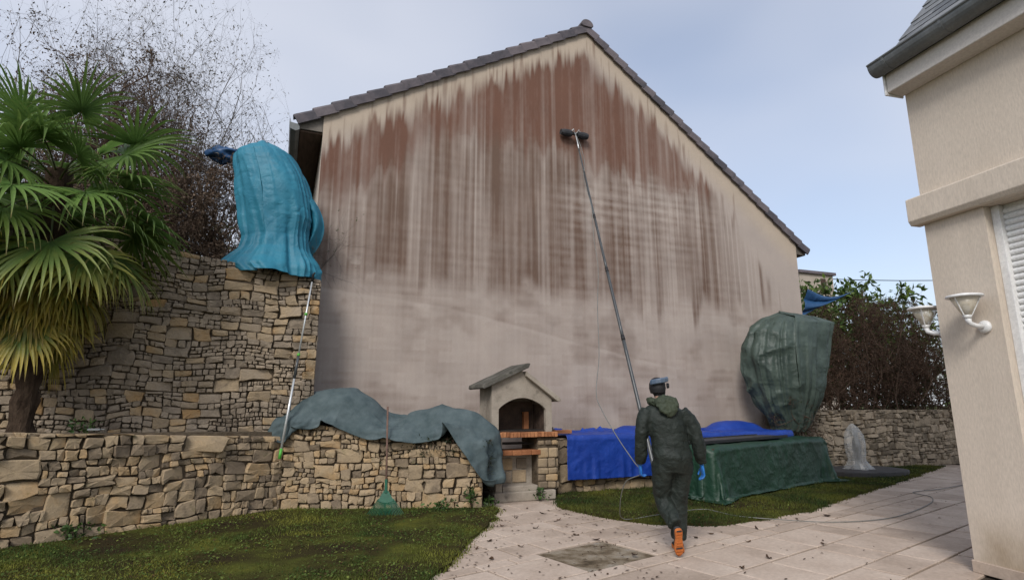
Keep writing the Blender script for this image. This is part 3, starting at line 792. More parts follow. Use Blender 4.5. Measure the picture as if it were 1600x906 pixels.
# eave: white boxed soffit, zinc gutter with brackets, slates
EX0 = -.03
bx_ = MB(); bx_.prism([(-.20, 4.785), (-.003, 4.765), (-.003, 5.0), (-.20, 5.0)], 'x', EX0, 6.5)
bx_.build('soffit', M['soffit'], villa, bevel=.006, seg=1)
MB().box((EX0 - .012, -.10, 4.885), (.02, .24, .25)).build('soffit_end', M['white'], villa, bevel=.004, seg=1)
gt = MB(); arc = [(-.27 + .105 * math.cos(a), 5.10 + .125 * math.sin(a)) for a in np.linspace(math.pi, 2 * math.pi, 13)]
arc2 = [(-.27 + .097 * math.cos(a), 5.10 + .117 * math.sin(a)) for a in np.linspace(2 * math.pi, math.pi, 13)]
gt.prism(arc + arc2, 'x', EX0 - .04, 6.5)
gt = gt.build('gutter', M['zinc'], villa, smooth=False)
MB().tube([(EX0 - .05, -.375, 5.105), (6.5, -.375, 5.105)], .014, 8).build('gutter_bead', M['zinc'], gt)
MB().prism([(-.27 + .10 * math.cos(a), 5.10 + .12 * math.sin(a)) for a in np.linspace(math.pi, 2 * math.pi, 13)], 'x', EX0 - .055, EX0 - .042).build('gutter_end', M['zinc'], gt)
for k in range(6):
    x = EX0 + .12 + k * .62
    a = MB(); ar = [(-.27 + .111 * math.cos(q), 5.10 + .131 * math.sin(q)) for q in np.linspace(math.pi, 2 * math.pi, 11)]
    ar2 = [(-.27 + .106 * math.cos(q), 5.10 + .126 * math.sin(q)) for q in np.linspace(2 * math.pi, math.pi, 11)]
    a.prism(ar + ar2, 'x', x, x + .03).build('bracket', M['zinc'], gt)
RA = R(50)
vr = MB(); y0, z0 = -.16, 5.10
vr.prism([(y0, z0 - .02), (y0 + 5, z0 - .02 + 5 * math.tan(RA)), (y0 + 5, z0 - .10 + 5 * math.tan(RA)), (y0, z0 - .10)][::-1], 'x', EX0 - .03, 6.5)
vr = vr.build('roof', M['slate'], villa)
sl_m = MB().box((0, .17, 0), (.215, .36, .012)).build('slate_tile', M['slate'], vr); sme = sl_m.data; bpy.data.objects.remove(sl_m)
for r_ in range(13):
    for c_ in range(14):
        s = r_ * .17 - .05
        x = EX0 - .03 + c_ * .22 + (.11 if r_ % 2 else 0)
        o = add('slate_tile', sme, None, vr)
        o.location = (x, y0 + s * math.cos(RA), z0 + s * math.sin(RA) + .012)
        o.rotation_euler = (RA - .045 + pr.gauss(0, .004), 0, pr.gauss(0, .006))

# wall lamps
def wall_lamp(loc, rz, label):
    """local -y points away from the wall"""
    t = empty('wall_lamp', loc, rz, label, 'lamp', 'cone wall lamps on the cream house')
    mp_ = MB(); mp_.lathe([(.058, 0), (.060, .012), (.05, .032), (.03, .042)], 24)
    o = mp_.build('wall_plate', M['lamp_metal'], t, smooth=True, loc=(0, 0, 0), rot=(R(90), 0, 0))
    MB().tube([(0, -.03, 0), (0, -.13, .01), (0, -.185, .03), (0, -.20, .075)], [.024, .022, .021, .026], 12).build('arm', M['lamp_metal'], t, smooth=True)
    MB().lathe([(.028, .07), (.032, .085), (.038, .10)], 20, (0, -.20, 0)).build('socket', M['lamp_metal'], t, smooth=True)
    gl = MB(); gl.lathe([(.036, .10), (.115, .265)], 28, (0, -.20, 0)); 
    gl.build('glass_cone', M['lamp_glass'], t, smooth=True)
    MB().lathe([(.012, .10), (.030, .15), (.033, .18), (.02, .21)], 14, (0, -.20, 0)).build('bulb', M['white'], t, smooth=True)
    MB().lathe([(.14, .263), (.145, .27), (.140, .284), (.06, .300), (.0, .303)], 32, (0, -.20, 0)).build('cap', M['lamp_metal'], t, smooth=True)
    for q in range(3):
        a = math.pi * 2 * q / 3 + .5
        MB().tube([(.036 * math.cos(a), -.20 + .036 * math.sin(a), .10), (.119 * math.cos(a), -.20 + .119 * math.sin(a), .268)], .006, 6).build('rib', M['lamp_metal'], t)
    return t
def vl(x, y, z):
    q = Matrix.Rotation(HA, 4, 'Z') @ Vector((x, y, z)); return (q.x + 4.25, q.y + 5.6, q.z)
wall_lamp(vl(.43, 0, 2.20), HA, 'white cone wall lamp mounted between house corner and roller shutter')
wall_lamp(vl(0, .075, 2.20), HA - R(90), 'white cone wall lamp sticking out past the house corner, seen against the hedge')

# far house parapet beyond the gable
fh = empty('far_house', (13.2, 24.0, 0), R(20), 'small beige building far behind the gable and the laurel', 'house')
MB().box((0, 2, 3.5), (1.9, 4, 7.0)).build('wall', M['parapet'], fh)
MB().box((0, 2, 7.06), (2.1, 4.2, .12)).build('coping', M['tile'], fh)
MB().box((.35, -.01, 6.55), (.28, .03, .55)).build('window', M['soot'], fh)
# overhead cable
cb_ = MB().tube([(9 + k * 2.0, 26 + .2 * k, 7.6 - .25 * math.sin(math.pi * k / 8)) for k in range(9)], .02, 6).build('overhead_cable', M['black'])
tag(cb_, 'thin overhead cable crossing the sky above the right hedge', 'cable')

# ------------------------------------------------------------------ draped sheets (small cloth solver)
def drape(P, prims, steps=140, iters=8, pins=None, seed=0, ground=.035, fric=.75, damp=.985, jitter=.012, bend=.25, dt=.022, slack=1.0):
    nx, ny = P.shape[:2]
    r = np.random.default_rng(seed)
    p = P.astype(np.float32).copy()
    fams = []
    def addf(di, dj, stiff):
        if di:
            st = 2 * di
            for g_ in range(st):
                ja = slice(0, ny - dj) if dj >= 0 else slice(-dj, ny); jb = slice(dj, ny) if dj >= 0 else slice(0, ny + dj)
                fams.append(((slice(g_, nx - di, st), ja), (slice(g_ + di, nx, st), jb), stiff))
        else:
            st = 2 * dj
            for g_ in range(st):
                fams.append(((slice(None), slice(g_, ny - dj, st)), (slice(None), slice(g_ + dj, ny, st)), stiff))
    addf(1, 0, 1.0); addf(0, 1, 1.0); addf(1, 1, .5); addf(1, -1, .5); addf(2, 0, bend); addf(0, 2, bend)
    rest = [np.sqrt(((p[b] - p[a]) ** 2).sum(-1)) * slack for a, b, s in fams]
    p = p.reshape(-1, 3)
    wgt = np.ones(len(p), np.float32)
    tgt = {}
    if pins:
        for (i, j), t in pins.items():
            k = i * ny + j; wgt[k] = 0; tgt[k] = np.array(t, np.float32)
    WA, WB = [], []
    wg = wgt.reshape(nx, ny)
    for a, b, s_ in fams:
        wa, wb = wg[a], wg[b]
        if wa.all() and wb.all(): WA.append(None); WB.append(None)
        else:
            t_ = 2 / np.maximum(wa + wb, 1e-6); WA.append((wa * t_)[..., None]); WB.append((wb * t_)[..., None])
    p += r.normal(0, jitter, p.shape).astype(np.float32)
    start = {k: p[k].copy() for k in tgt}
    prev = p.copy()
    for st in range(steps):
        v = (p - prev) * damp
        prev = p.copy()
        p = p + v; p[:, 2] -= 9.8 * dt * dt
        f = min(1, (st + 1) / (steps * .45))
        for k in tgt: p[k] = start[k] * (1 - f) + tgt[k] * f
        for it in range(iters):
            pg = p.reshape(nx, ny, 3)
            for ((a, b, s), l0), wa, wb in zip(zip(fams, rest), WA, WB):
                A_, B_ = pg[a], pg[b]
                d = B_ - A_; l = np.sqrt(np.einsum('ijk,ijk->ij', d, d)) + 1e-9
                d *= (s * .5 * (l - l0) / l)[..., None]
                if wa is None: A_ += d; B_ -= d
                else: A_ += d * wa; B_ -= d * wb
            if it % 2 == 0 and it < iters - 2: continue
            hit = np.zeros(len(p), bool)
            for pm in prims:
                if pm[0] == 'e':
                    q = (p - np.array(pm[1], np.float32)) / np.array(pm[2], np.float32); l = np.sqrt((q * q).sum(1)); m = l < 1
                    if m.any():
                        p[m] = np.array(pm[1], np.float32) + q[m] / np.maximum(l[m], 1e-3)[:, None] * np.array(pm[2], np.float32); hit |= m
                else:
                    _, c, h, rz = pm
                    cs, sn = math.cos(rz), math.sin(rz)
                    d = p - np.array(c, np.float32)
                    x = d[:, 0] * cs + d[:, 1] * sn; y = -d[:, 0] * sn + d[:, 1] * cs; z = d[:, 2]
                    px, py, pz = h[0] - np.abs(x), h[1] - np.abs(y), h[2] - z
                    m = (px > 0) & (py > 0) & (pz > 0)
                    if m.any():
                        mn = np.minimum(np.minimum(px, py), pz)
                        mz = m & (pz <= mn + 1e-9); mxx = m & ~mz & (px <= mn + 1e-9); my = m & ~mz & ~mxx
                        z = np.where(mz, h[2], z); x = np.where(mxx, np.sign(x) * h[0], x); y = np.where(my, np.sign(y) * h[1], y)
                        p[:, 0] = np.where(m, c[0] + x * cs - y * sn, p[:, 0]); p[:, 1] = np.where(m, c[1] + x * sn + y * cs, p[:, 1]); p[:, 2] = np.where(m, c[2] + z, p[:, 2]); hit |= m
            m = p[:, 2] < ground; p[m, 2] = ground; hit |= m
            for k in tgt: p[k] = start[k] * (1 - f) + tgt[k] * f
        p = np.ascontiguousarray(p)
        prev[hit] = p[hit] * fric + prev[hit] * (1 - fric)
    return p.reshape(nx, ny, 3)

def flat(c, sx, sy, nx, ny, rz=0.0, z=None):
    x, y = np.meshgrid(np.linspace(-sx / 2, sx / 2, nx), np.linspace(-sy / 2, sy / 2, ny), indexing='ij')
    cs, sn = math.cos(rz), math.sin(rz)
    return np.stack([c[0] + x * cs - y * sn, c[1] + x * sn + y * cs, np.full_like(x, c[2])], -1)

def upsample(P, k):
    def up(A):
        n = A.shape[0]; t = np.linspace(0, n - 1, (n - 1) * k + 1); i = np.clip(t.astype(int), 0, n - 2); f = (t - i)[:, None, None]
        p0, p1, p2, p3 = A[np.clip(i - 1, 0, n - 1)], A[i], A[i + 1], A[np.clip(i + 2, 0, n - 1)]
        return .5 * (2 * p1 + (p2 - p0) * f + (2 * p0 - 5 * p1 + 4 * p2 - p3) * f * f + (3 * p1 - p0 - 3 * p2 + p3) * f ** 3)
    return np.swapaxes(up(np.swapaxes(up(P), 0, 1)), 0, 1)

def crumple(P, amp=.02, sc=3.0, seed=0, aniso=1.0, fold=0.0, fsc=1.2, k=3, fan=.25):
    """sharp creases laid out in sheet coordinates, pushed along the normals"""
    P = upsample(P, k)
    du = np.gradient(P, axis=0); dv = np.gradient(P, axis=1)
    nn = np.cross(du, dv); nn /= np.linalg.norm(nn, axis=-1, keepdims=True) + 1e-9
    a = np.linalg.norm(du, axis=-1).mean(); b = np.linalg.norm(dv, axis=-1).mean()
    u, v = np.meshgrid(np.arange(P.shape[0]) * a, np.arange(P.shape[1]) * b, indexing='ij')
    wx = .6 * fbm(u * 1.3, v * 1.3, 2, seed + 5); wy = .6 * fbm(u * 1.3 + 7, v * 1.3, 2, seed + 6)
    rid = lambda x, y, sd: 1 - 2 * np.abs(2 * vnoise(x, y, sd) - 1)
    c, q = math.cos(.6), math.sin(.6)
    h = .55 * rid((u * c - v * q * aniso) * sc + wx, (u * q + v * c * aniso) * sc, seed) + .30 * rid((u * c + v * q * aniso) * sc * 1.9 + wy, (-u * q + v * c * aniso) * sc * 1.9, seed + 1) + .18 * rid(u * sc * 4.1 + wx, v * sc * 4.1 + wy, seed + 2)
    mod = .35 + 1.1 * fbm(u * 1.1, v * 1.1, 2, seed + 8)
    d = h * amp * mod
    if fold: d = d + fold * rid(u * fsc + wx * .8 + fan * v * (u - u.mean()), v * .18 + wy * .5, seed + 9)
    return P + nn * d[..., None]

def sheet_obj(name, P, mt, label=None, cat=None, sub=0, parent=None, thick=.004, loc=None):
    nx, ny = P.shape[:2]
    c = np.array(loc) if loc is not None else np.array([P[..., 0].mean(), P[..., 1].mean(), P[..., 2].min()])
    ii = (np.arange(nx - 1)[:, None] * ny + np.arange(ny - 1)[None, :]).reshape(-1)
    F = np.stack([ii, ii + ny, ii + ny + 1, ii + 1], 1)
    me = npmesh(name, (P - c).reshape(-1, 3), F, smooth=True)
    o = add(name, me, mt, parent, tuple(c) if parent is None else None)
    if sub:
        s = o.modifiers.new('sub', 'SUBSURF'); s.levels = sub; s.render_levels = sub
    t = o.modifiers.new('thick', 'SOLIDIFY'); t.thickness = thick; t.offset = 0
    if label: tag(o, label, cat)
    return o

# green tarp over a long garden table, with boards on top
TA = math.atan2(11.62 - 9.08, 6.28 - 3.12); TLn = math.hypot(11.62 - 9.08, 6.28 - 3.12)
tmid = np.array([(3.12 + 6.28) / 2, (9.08 + 11.62) / 2]) + .42 * np.array([-math.sin(TA), math.cos(TA)])
tb = empty('garden_table', (tmid[0], tmid[1], 0), TA, 'long garden table hidden beneath the dark green tarp', 'table')
MB().box((0, 0, .79), (TLn - .12, .74, .05)).build('table_top', M['darkwood'], tb)
for sx in (-1, 1):
    for sy in (-1, 1):
        MB().box((sx * (TLn / 2 - .2), sy * .30, .385), (.08, .08, .75)).build('leg', M['darkwood'], tb)
gp = drape(flat((tmid[0], tmid[1], .87), TLn + 1.36, 2.26, 104, 44, TA), [('b', (tmid[0], tmid[1], 0), (TLn / 2, .40, .845), TA)], steps=110, iters=8, seed=3, fric=.7, jitter=.02, slack=1.01, ground=.05, bend=.03)
def table_local(P, f):
    c, q = math.cos(TA), math.sin(TA)
    dx, dy = P[..., 0] - tmid[0], P[..., 1] - tmid[1]
    x, y = dx * c + dy * q, -dx * q + dy * c
    x, y = f(x, y)
    P = P.copy(); P[..., 0] = tmid[0] + x * c - y * q; P[..., 1] = tmid[1] + x * q + y * c
    return P
def squash(x, y):
    e, h = TLn / 2, .40
    x = np.where(np.abs(x) > e, np.sign(x) * (e + (np.abs(x) - e) * .35), x)
    y = np.where(np.abs(y) > h, np.sign(y) * (h + (np.abs(y) - h) * .55), y)
    return x, y
gp = table_local(gp, squash)
gp = crumple(gp, .020, 2.4, 4)
sheet_obj('tarpaulin', gp, M['tarp_green'], 'dark green tarp draped over the long table on the right lawn', 'tarp')
bd = empty('black_boards', (tmid[0] - .42, tmid[1] - .20, .865), TA + R(1.5), 'dark flat panel lying on top of the green tarp', 'panel')
MB().box((0, .03, .022), (2.9, .50, .03)).build('panel', M['slab_dark'], bd, bevel=.004, seg=1)
MB().box((0, -.235, .030), (2.94, .035, .05)).build('rail', M['black'], bd, bevel=.004, seg=1)
MB().box((0, .295, .030), (2.94, .035, .05)).build('rail', M['black'], bd, bevel=.004, seg=1)

# turquoise tarp over a tall shrub at the wall corner
def shroud(cy, ZK, XL_, XR_, B_, zspec, nth, nzo, sd, pleat, sagf, lean=0.0, wingk=0.0, fr=(4.6, 9.0)):
    """a sheet pulled over a shrub: left and right outline and depth by height, with pleats and sagging folds"""
    t = np.linspace(0, 1, nzo)[None, :]; th = np.linspace(-math.pi * .5 - math.pi, math.pi * .5, nth)[:, None] + math.pi
    z = np.interp(t, [q[0] for q in zspec], [q[1] for q in zspec])
    xl_, xr_, b = np.interp(z, ZK, XL_), np.interp(z, ZK, XR_), np.interp(z, ZK, B_)
    xc = (xl_ + xr_) / 2 - wingk * np.clip(xr_ - 6.72, 0, 1) / 2
    c, q = np.cos(th), np.sin(th)
    a = np.where(c > 0, xr_ - xc, xc - xl_)
    rid = lambda x, y, k: 1 - 2 * np.abs(2 * vnoise(x, y, k) - 1)
    pl = rid(th * fr[0] + z * (.35 + lean), z * .30, sd) + .5 * rid(th * fr[1] + 3 + z * lean, z * .5, sd + 1)
    sg = rid(th * 1.2 + z * 1.2, z * 3.0 - th * .8, sd + 2)
    up = np.clip((ZK[-1] - z) / .25, 0, 1)
    r = 1 + pleat * pl * up * np.interp(z, [ZK[0], ZK[0] + .5, ZK[-1]], [1.5, 1.1, .7]) + sagf * sg * up
    P = np.stack([xc + a * c * r, cy + b * q * r, z + .06 * (vnoise(th * 2.2, z * 1.5, sd + 3) - .5) + 0 * th], -1)
    hem = np.clip((t - .90) / .10, 0, 1)
    P[..., 2] += hem * .14 * (fbm(th * 1.5, th * 0, 3, sd + 6) - .5)
    return P
tp = shroud(9.0, [3.50, 3.62, 3.75, 3.95, 4.15, 4.5, 4.9, 5.2, 5.5, 5.65, 5.80, 5.88],
            [-4.50, -4.72, -4.64, -4.44, -4.40, -4.50, -4.57, -4.62, -4.68, -4.68, -4.44, -4.24],
            [-3.20, -3.20, -3.26, -3.36, -3.40, -3.36, -3.40, -3.50, -3.66, -3.78, -4.0, -4.16],
            [.66, .64, .54, .44, .40, .42, .44, .43, .40, .35, .20, .02], [(0, 5.88), (.06, 5.80), (.12, 5.65), (1, 3.50)], 110, 72, 130, .075, .018, lean=.45, fr=(2.6, 6.0))
tp = crumple(tp, .024, 2.0, 6, .5, k=3)
sheet_obj('tarpaulin', tp, M['tarp_turq'], 'bright turquoise tarp shrouding a tall shrub on top of the tall stone wall', 'tarp')
# dark side flap
a = np.linspace(0, 1, 16)[:, None]; b = np.linspace(0, 1, 16)[None, :]
fl = np.stack([-3.50 + .36 * b * np.sin(a * 2.6 + .35) + .03 * np.sin(b * 9 + a * 5), 9.05 + .1 * a + .08 * np.sin(b * 8), 5.02 - 1.0 * a - .12 * b + .05 * np.sin(b * 6)], -1)
sheet_obj('tarpaulin', crumple(fl, .012, 4.0, 31, k=4), M['tarp_turq'], 'small dark turquoise tarp flap behind the big turquoise tarp, touching the gable', 'tarp')
cr = np.random.default_rng(2)
a = np.linspace(0, 2 * np.pi, 20)[:, None]; b = np.linspace(.05, np.pi - .05, 12)[None, :]
rr = 1 + .5 * (fbm(a * 1.1, b * 1.6, 3, 8) - .5)
rr = 1 + .95 * (fbm(a * 1.4, b * 2.2, 3, 8) - .5)
fl = np.stack([-5.45 + .28 * np.cos(a) * np.sin(b) * rr, 10 + .2 * np.sin(a) * np.sin(b) * rr, 6.10 + .15 * np.cos(b) * rr + .1 * np.cos(a) * 0], -1)
sheet_obj('tarpaulin', crumple(fl, .012, 4.0, 31, k=4), M['tarp_navy'], 'small crumpled blue tarp bundle caught on the shrub left of the turquoise tarp', 'tarp')

# olive tarp tied round a tall shrub at the right end of the gable
oc = np.array([5.98, 12.45, 2.30])
nth, nzo = 120, 64
zt_ = np.linspace(0, 1, nzo)[None, :]; th_ = np.linspace(-math.pi / 2, 1.5 * math.pi, nth)[:, None]
zrow = np.interp(zt_, [0, .10, .22, 1], [3.47, 3.36, 3.22, .93])
ZK = [.93, 1.0, 1.15, 1.37, 1.6, 1.9, 2.34, 2.7, 3.0, 3.22, 3.36, 3.47]
xl_ = np.interp(zrow, ZK, [5.60, 5.62, 5.55, 5.38, 5.26, 5.15, 5.10, 5.14, 5.24, 5.40, 5.56, 5.90])
xr_ = np.interp(zrow, ZK, [6.22, 6.28, 6.36, 6.46, 6.58, 6.70, 6.82, 6.92, 7.00, 7.07, 6.70, 5.94])
xc_ = (xl_ + np.minimum(xr_, 6.72)) / 2
cth, sth = np.cos(th_), np.sin(th_)
aa = np.where(cth > 0, xr_ - xc_, xc_ - xl_)
bb_ = np.interp(zrow, ZK, [.26, .28, .34, .42, .50, .56, .60, .58, .52, .42, .26, .02])
wing = np.clip(cth, 0, 1) ** 2 * sstep(1.5, 3.0, zrow)
# pleats hang from the wing tip; broad sagging folds on the left half
pl_ = (1 - 2 * np.abs(2 * vnoise(th_ * 4.6 + zrow * .35, zrow * .30, 61) - 1)) * (.35 + .65 * sstep(-.3, .6, cth)) + .5 * (1 - 2 * np.abs(2 * vnoise(th_ * 9 + 3, zrow * .5, 62) - 1))
sag = (1 - 2 * np.abs(2 * vnoise(th_ * 1.2 + zrow * 1.2, zrow * 3.4 - th_ * .8, 63) - 1)) * (1 - sstep(-.3, .5, cth))
rad_ = 1 + .085 * pl_ * np.interp(zrow, [.9, 1.3, 3.2, 3.47], [1.5, 1.2, .8, .0]) + .07 * sag * sstep(3.4, 3.1, zrow)
op = np.stack([xc_ + aa * cth * rad_, 12.45 + bb_ * sth * (1 - .72 * wing) * rad_, zrow + 0 * th_ + .05 * (vnoise(th_ * 2.2, zrow * 1.5, 64) - .5)], -1)
op[..., 2] += .05 * wing
op = crumple(op, .026, 2.6, 8, .6, k=3)
sheet_obj('tarpaulin', op, M['tarp_olive'], 'grey-green tarp bundled round a tall shrub at the right end of the gable', 'tarp')
# navy flap above it
a = np.linspace(0, 1, 30)[:, None]; b = np.linspace(0, 1, 14)[None, :]
lo = np.array([7.22, 14.0, 3.62]); hi = np.array([7.46, 14.1, 4.30]); tip = np.array([8.72, 14.2, 4.32])
base = lo * (1 - b[..., None]) + hi * b[..., None]
fl = base * (1 - a[..., None]) + tip * a[..., None]
fl[..., 2] += -.16 * np.sin(np.pi * a) * b + .035 * np.sin(b * 14 + a * 3) * (1 - a)
fl[..., 1] += .07 * np.sin(b * 11 + a * 5) * (1 - a)
sheet_obj('tarpaulin', crumple(fl, .012, 4.0, 31, k=4), M['tarp_navy'], 'pointed navy blue tarp corner stretched over the laurel beside the gable', 'tarp')

# royal blue tarp over the planter right of the barbecue (in gable coordinates)
bn, bm_ = 100, 40
bp = flat((2.72, -1.04, 1.24), 5.2, 1.64, bn, bm_)
bp = drape(bp, [('b', (2.7, -.62, 0), (2.75, .76, .965), 0), ('e', (2.6, -.75, .86), (.95, .42, .30)), ('e', (4.4, -.7, .86), (.8, .40, .30)), ('e', (1.62, -1.0, .88), (.35, .25, .22))], steps=110, iters=7, seed=12, fric=.8, jitter=.03, slack=1.02, bend=.04,
           pins={(i, bm_ - 1): (2.72 + (i / (bn - 1) - .5) * 5.08 + .03 * math.sin(i * .9), -.22, 1.02 + .02 * math.sin(i * .31)) for i in range(0, bn, 2)})
bp = crumple(bp, .022, 2.4, 12)
gw_ = np.empty_like(bp); gw_[..., 0] = G0[0] + bp[..., 0] * GD[0] - bp[..., 1] * GN[0]; gw_[..., 1] = G0[1] + bp[..., 0] * GD[1] - bp[..., 1] * GN[1]; gw_[..., 2] = bp[..., 2]
sheet_obj('tarpaulin', gw_, M['tarp_blue'], 'royal blue tarp hanging over the planter wall right of the barbecue', 'tarp')

# grey-blue shade cloth over the two planter shrubs
sn_, sm_ = 90, 34
sp_ = flat((-1.88, 9.02, 1.84), 3.62, 1.46, sn_, sm_, R(2))
pinz = {}
def cpx(x): return int(round((x + 1.88 + 1.81) / 3.62 * (sn_ - 1)))
pinz[(cpx(-1.90), 0)] = (-1.87, 8.50, 1.00); pinz[(cpx(-1.86), 0)] = (-1.84, 8.50, .99); pinz[(cpx(-1.9), 10)] = (-1.88, 8.84, 1.10)
pinz[(sn_ - 1, 0)] = (-.22, 8.56, .44); pinz[(0, 0)] = (-3.50, 8.50, 1.10); pinz[(cpx(-3.2), 0)] = (-3.22, 8.47, 1.17)
pinz[(cpx(-1.0), 0)] = (-1.02, 8.50, 1.24); pinz[(cpx(-2.75), 0)] = (-2.78, 8.47, 1.26)
sp_ = drape(sp_, [('e', (-2.72, 9.06, 1.12), (.80, .46, .62)), ('e', (-1.05, 9.10, .90), (.86, .44, .56)), ('b', (-3.1, 8.80, 0), (.42, .26, 1.27), R(2.5)), ('b', (-2.3, 8.83, 0), (.45, .26, 1.13), R(2.5)), ('b', (-1.5, 8.87, 0), (.45, .26, 1.06), R(2.5)), ('b', (-.75, 8.9, 0), (.35, .26, .96), R(2.5))], steps=110, iters=7, pins=pinz, seed=15, fric=.7, jitter=.03, ground=.3, slack=1.07, bend=.05)
sp_ = crumple(sp_, .026, 2.4, 15, 1.3, fold=.03, fsc=2.5)
sheet_obj('shade_cloth', sp_, M['shade_cloth'], 'grey-blue woven shade cloth sagging over the planter shrubs left of the barbecue', 'cloth')

# ------------------------------------------------------------------ plants
def twigs(segs):
    """3-sided prisms for (p0, p1, r0, r1) segments"""
    p0 = np.array([s[0] for s in segs], np.float32); p1 = np.array([s[1] for s in segs], np.float32)
    r0 = np.array([s[2] for s in segs], np.float32); r1 = np.array([s[3] for s in segs], np.float32)
    t = p1 - p0; t /= np.linalg.norm(t, axis=1, keepdims=True) + 1e-9
    ref = np.where(np.abs(t[:, 2:3]) < .9, np.array([[0, 0, 1.]]), np.array([[1., 0, 0]]))
    a = np.cross(t, ref); a /= np.linalg.norm(a, axis=1, keepdims=True); b = np.cross(t, a)
    V = []
    for k in range(3):
        q = 2 * math.pi * k / 3
        d = a * math.cos(q) + b * math.sin(q)
        V.append(p0 + d * r0[:, None]); V.append(p1 + d * r1[:, None])
    V = np.stack(V, 1).reshape(-1, 3)
    n = len(segs); o = (np.arange(n) * 6)[:, None]
    F = np.concatenate([o + np.array([[0, 2, 3, 1]]), o + np.array([[2, 4, 5, 3]]), o + np.array([[4, 0, 1, 5]])])
    return V, F

def grow(base, d, length, rad, depth, r, segs, tips, wander=.25, up=.1, nb=(2, 4), shrink=.62, lim=None):
    p = np.array(base, float); d = np.array(d, float); n = max(2, int(3 + depth))
    st = length / n
    for i in range(n):
        d = d + r.normal(0, wander, 3) * .6; d[2] += up * .3; d /= np.linalg.norm(d)
        q = p + d * st
        if lim is not None and not lim(q):
            d = -d * .4 + r.normal(0, .5, 3); d /= np.linalg.norm(d); q = p + d * st * .6
        ra, rb = rad * (1 - .5 * i / n), rad * (1 - .5 * (i + 1) / n)
        segs.append((p.copy(), q.copy(), ra, rb)); p = q
        if depth > 0 and i >= 0:
            for k in range(r.integers(*nb) if i else 1):
                dd = d + r.normal(0, .65, 3); dd /= np.linalg.norm(dd)
                grow(p, dd, length * shrink * r.uniform(.7, 1.15), rb * .6, depth - 1, r, segs, tips, wander, up, nb, shrink, lim)
        tips.append((p.copy(), d.copy(), depth))

def leaves(P, D, size, r, c0, c1, asp=.4, drop=.0, jit=.5):
    """pointed leaves: 4-vertex blades folded slightly"""
    n = len(P)
    D = D + r.normal(0, jit, D.shape); D[:, 2] -= drop; D /= np.linalg.norm(D, axis=1, keepdims=True) + 1e-9
    s = np.cross(D, r.normal(0, 1, D.shape)); s /= np.linalg.norm(s, axis=1, keepdims=True) + 1e-9
    nn = np.cross(D, s)
    L_ = size * r.uniform(.6, 1.25, (n, 1)); w_ = L_ * asp * .5
    A = P; B = P + D * L_ * .45 + s * w_ + nn * w_ * .3; Cc = P + D * L_ - nn * L_ * .1; E_ = P + D * L_ * .45 - s * w_ + nn * w_ * .3
    V = np.stack([A, B, Cc, E_], 1).reshape(-1, 3)
    o = (np.arange(n) * 4)[:, None]
    F = np.concatenate([o + np.array([[0, 1, 2]]), o + np.array([[0, 2, 3]])])
    t = r.random((n, 1)); c = (np.array(c0) * (1 - t) + np.array(c1) * t) * r.uniform(.65, 1.3, (n, 1))
    return V, F, np.repeat(c, 4, 0)

def bush(name, label, base, seed, stems, depth, length, rad, tm, fm, lsize, nleaf, c0, c1, spread=.5, asp=.4, lim=None, cat='shrub', wander=.25, up=.15,
         foot=.4, footy=.3, tipdepth=0, nb=(2, 4), shrink=.62, drop=.1, jit=.6, group=None, footz=None):
    r = np.random.default_rng(seed)
    root = empty(name, base, 0, label, cat, group)
    segs, tips = [], []
    for k in range(stems):
        x, y = r.uniform(-foot, foot), r.uniform(-footy, footy)
        d = np.array([r.normal(0, spread), r.normal(0, spread), 1.0]); d /= np.linalg.norm(d)
        hh = length * r.uniform(.75, 1.15)
        if lim is not None: hh *= 1
        grow((x, y, -.05), d, hh, rad * r.uniform(.7, 1.2), depth, r, segs, tips, wander, up, nb, shrink, lim)
    V, F = twigs(segs)
    add('twigs', npmesh('twigs', V, F), tm, root)
    if nleaf:
        T = [t for t in tips if t[2] <= tipdepth]
        k = r.integers(0, len(T), nleaf)
        P = np.array([T[i][0] for i in k]) + r.normal(0, .008, (nleaf, 3)); D = np.array([T[i][1] for i in k])
        V, F, c = leaves(P, D, lsize, r, c0, c1, asp, drop, jit)
        add('foliage', npmesh('foliage', V, F, cols=c), fm, root)
    return root, len(segs)

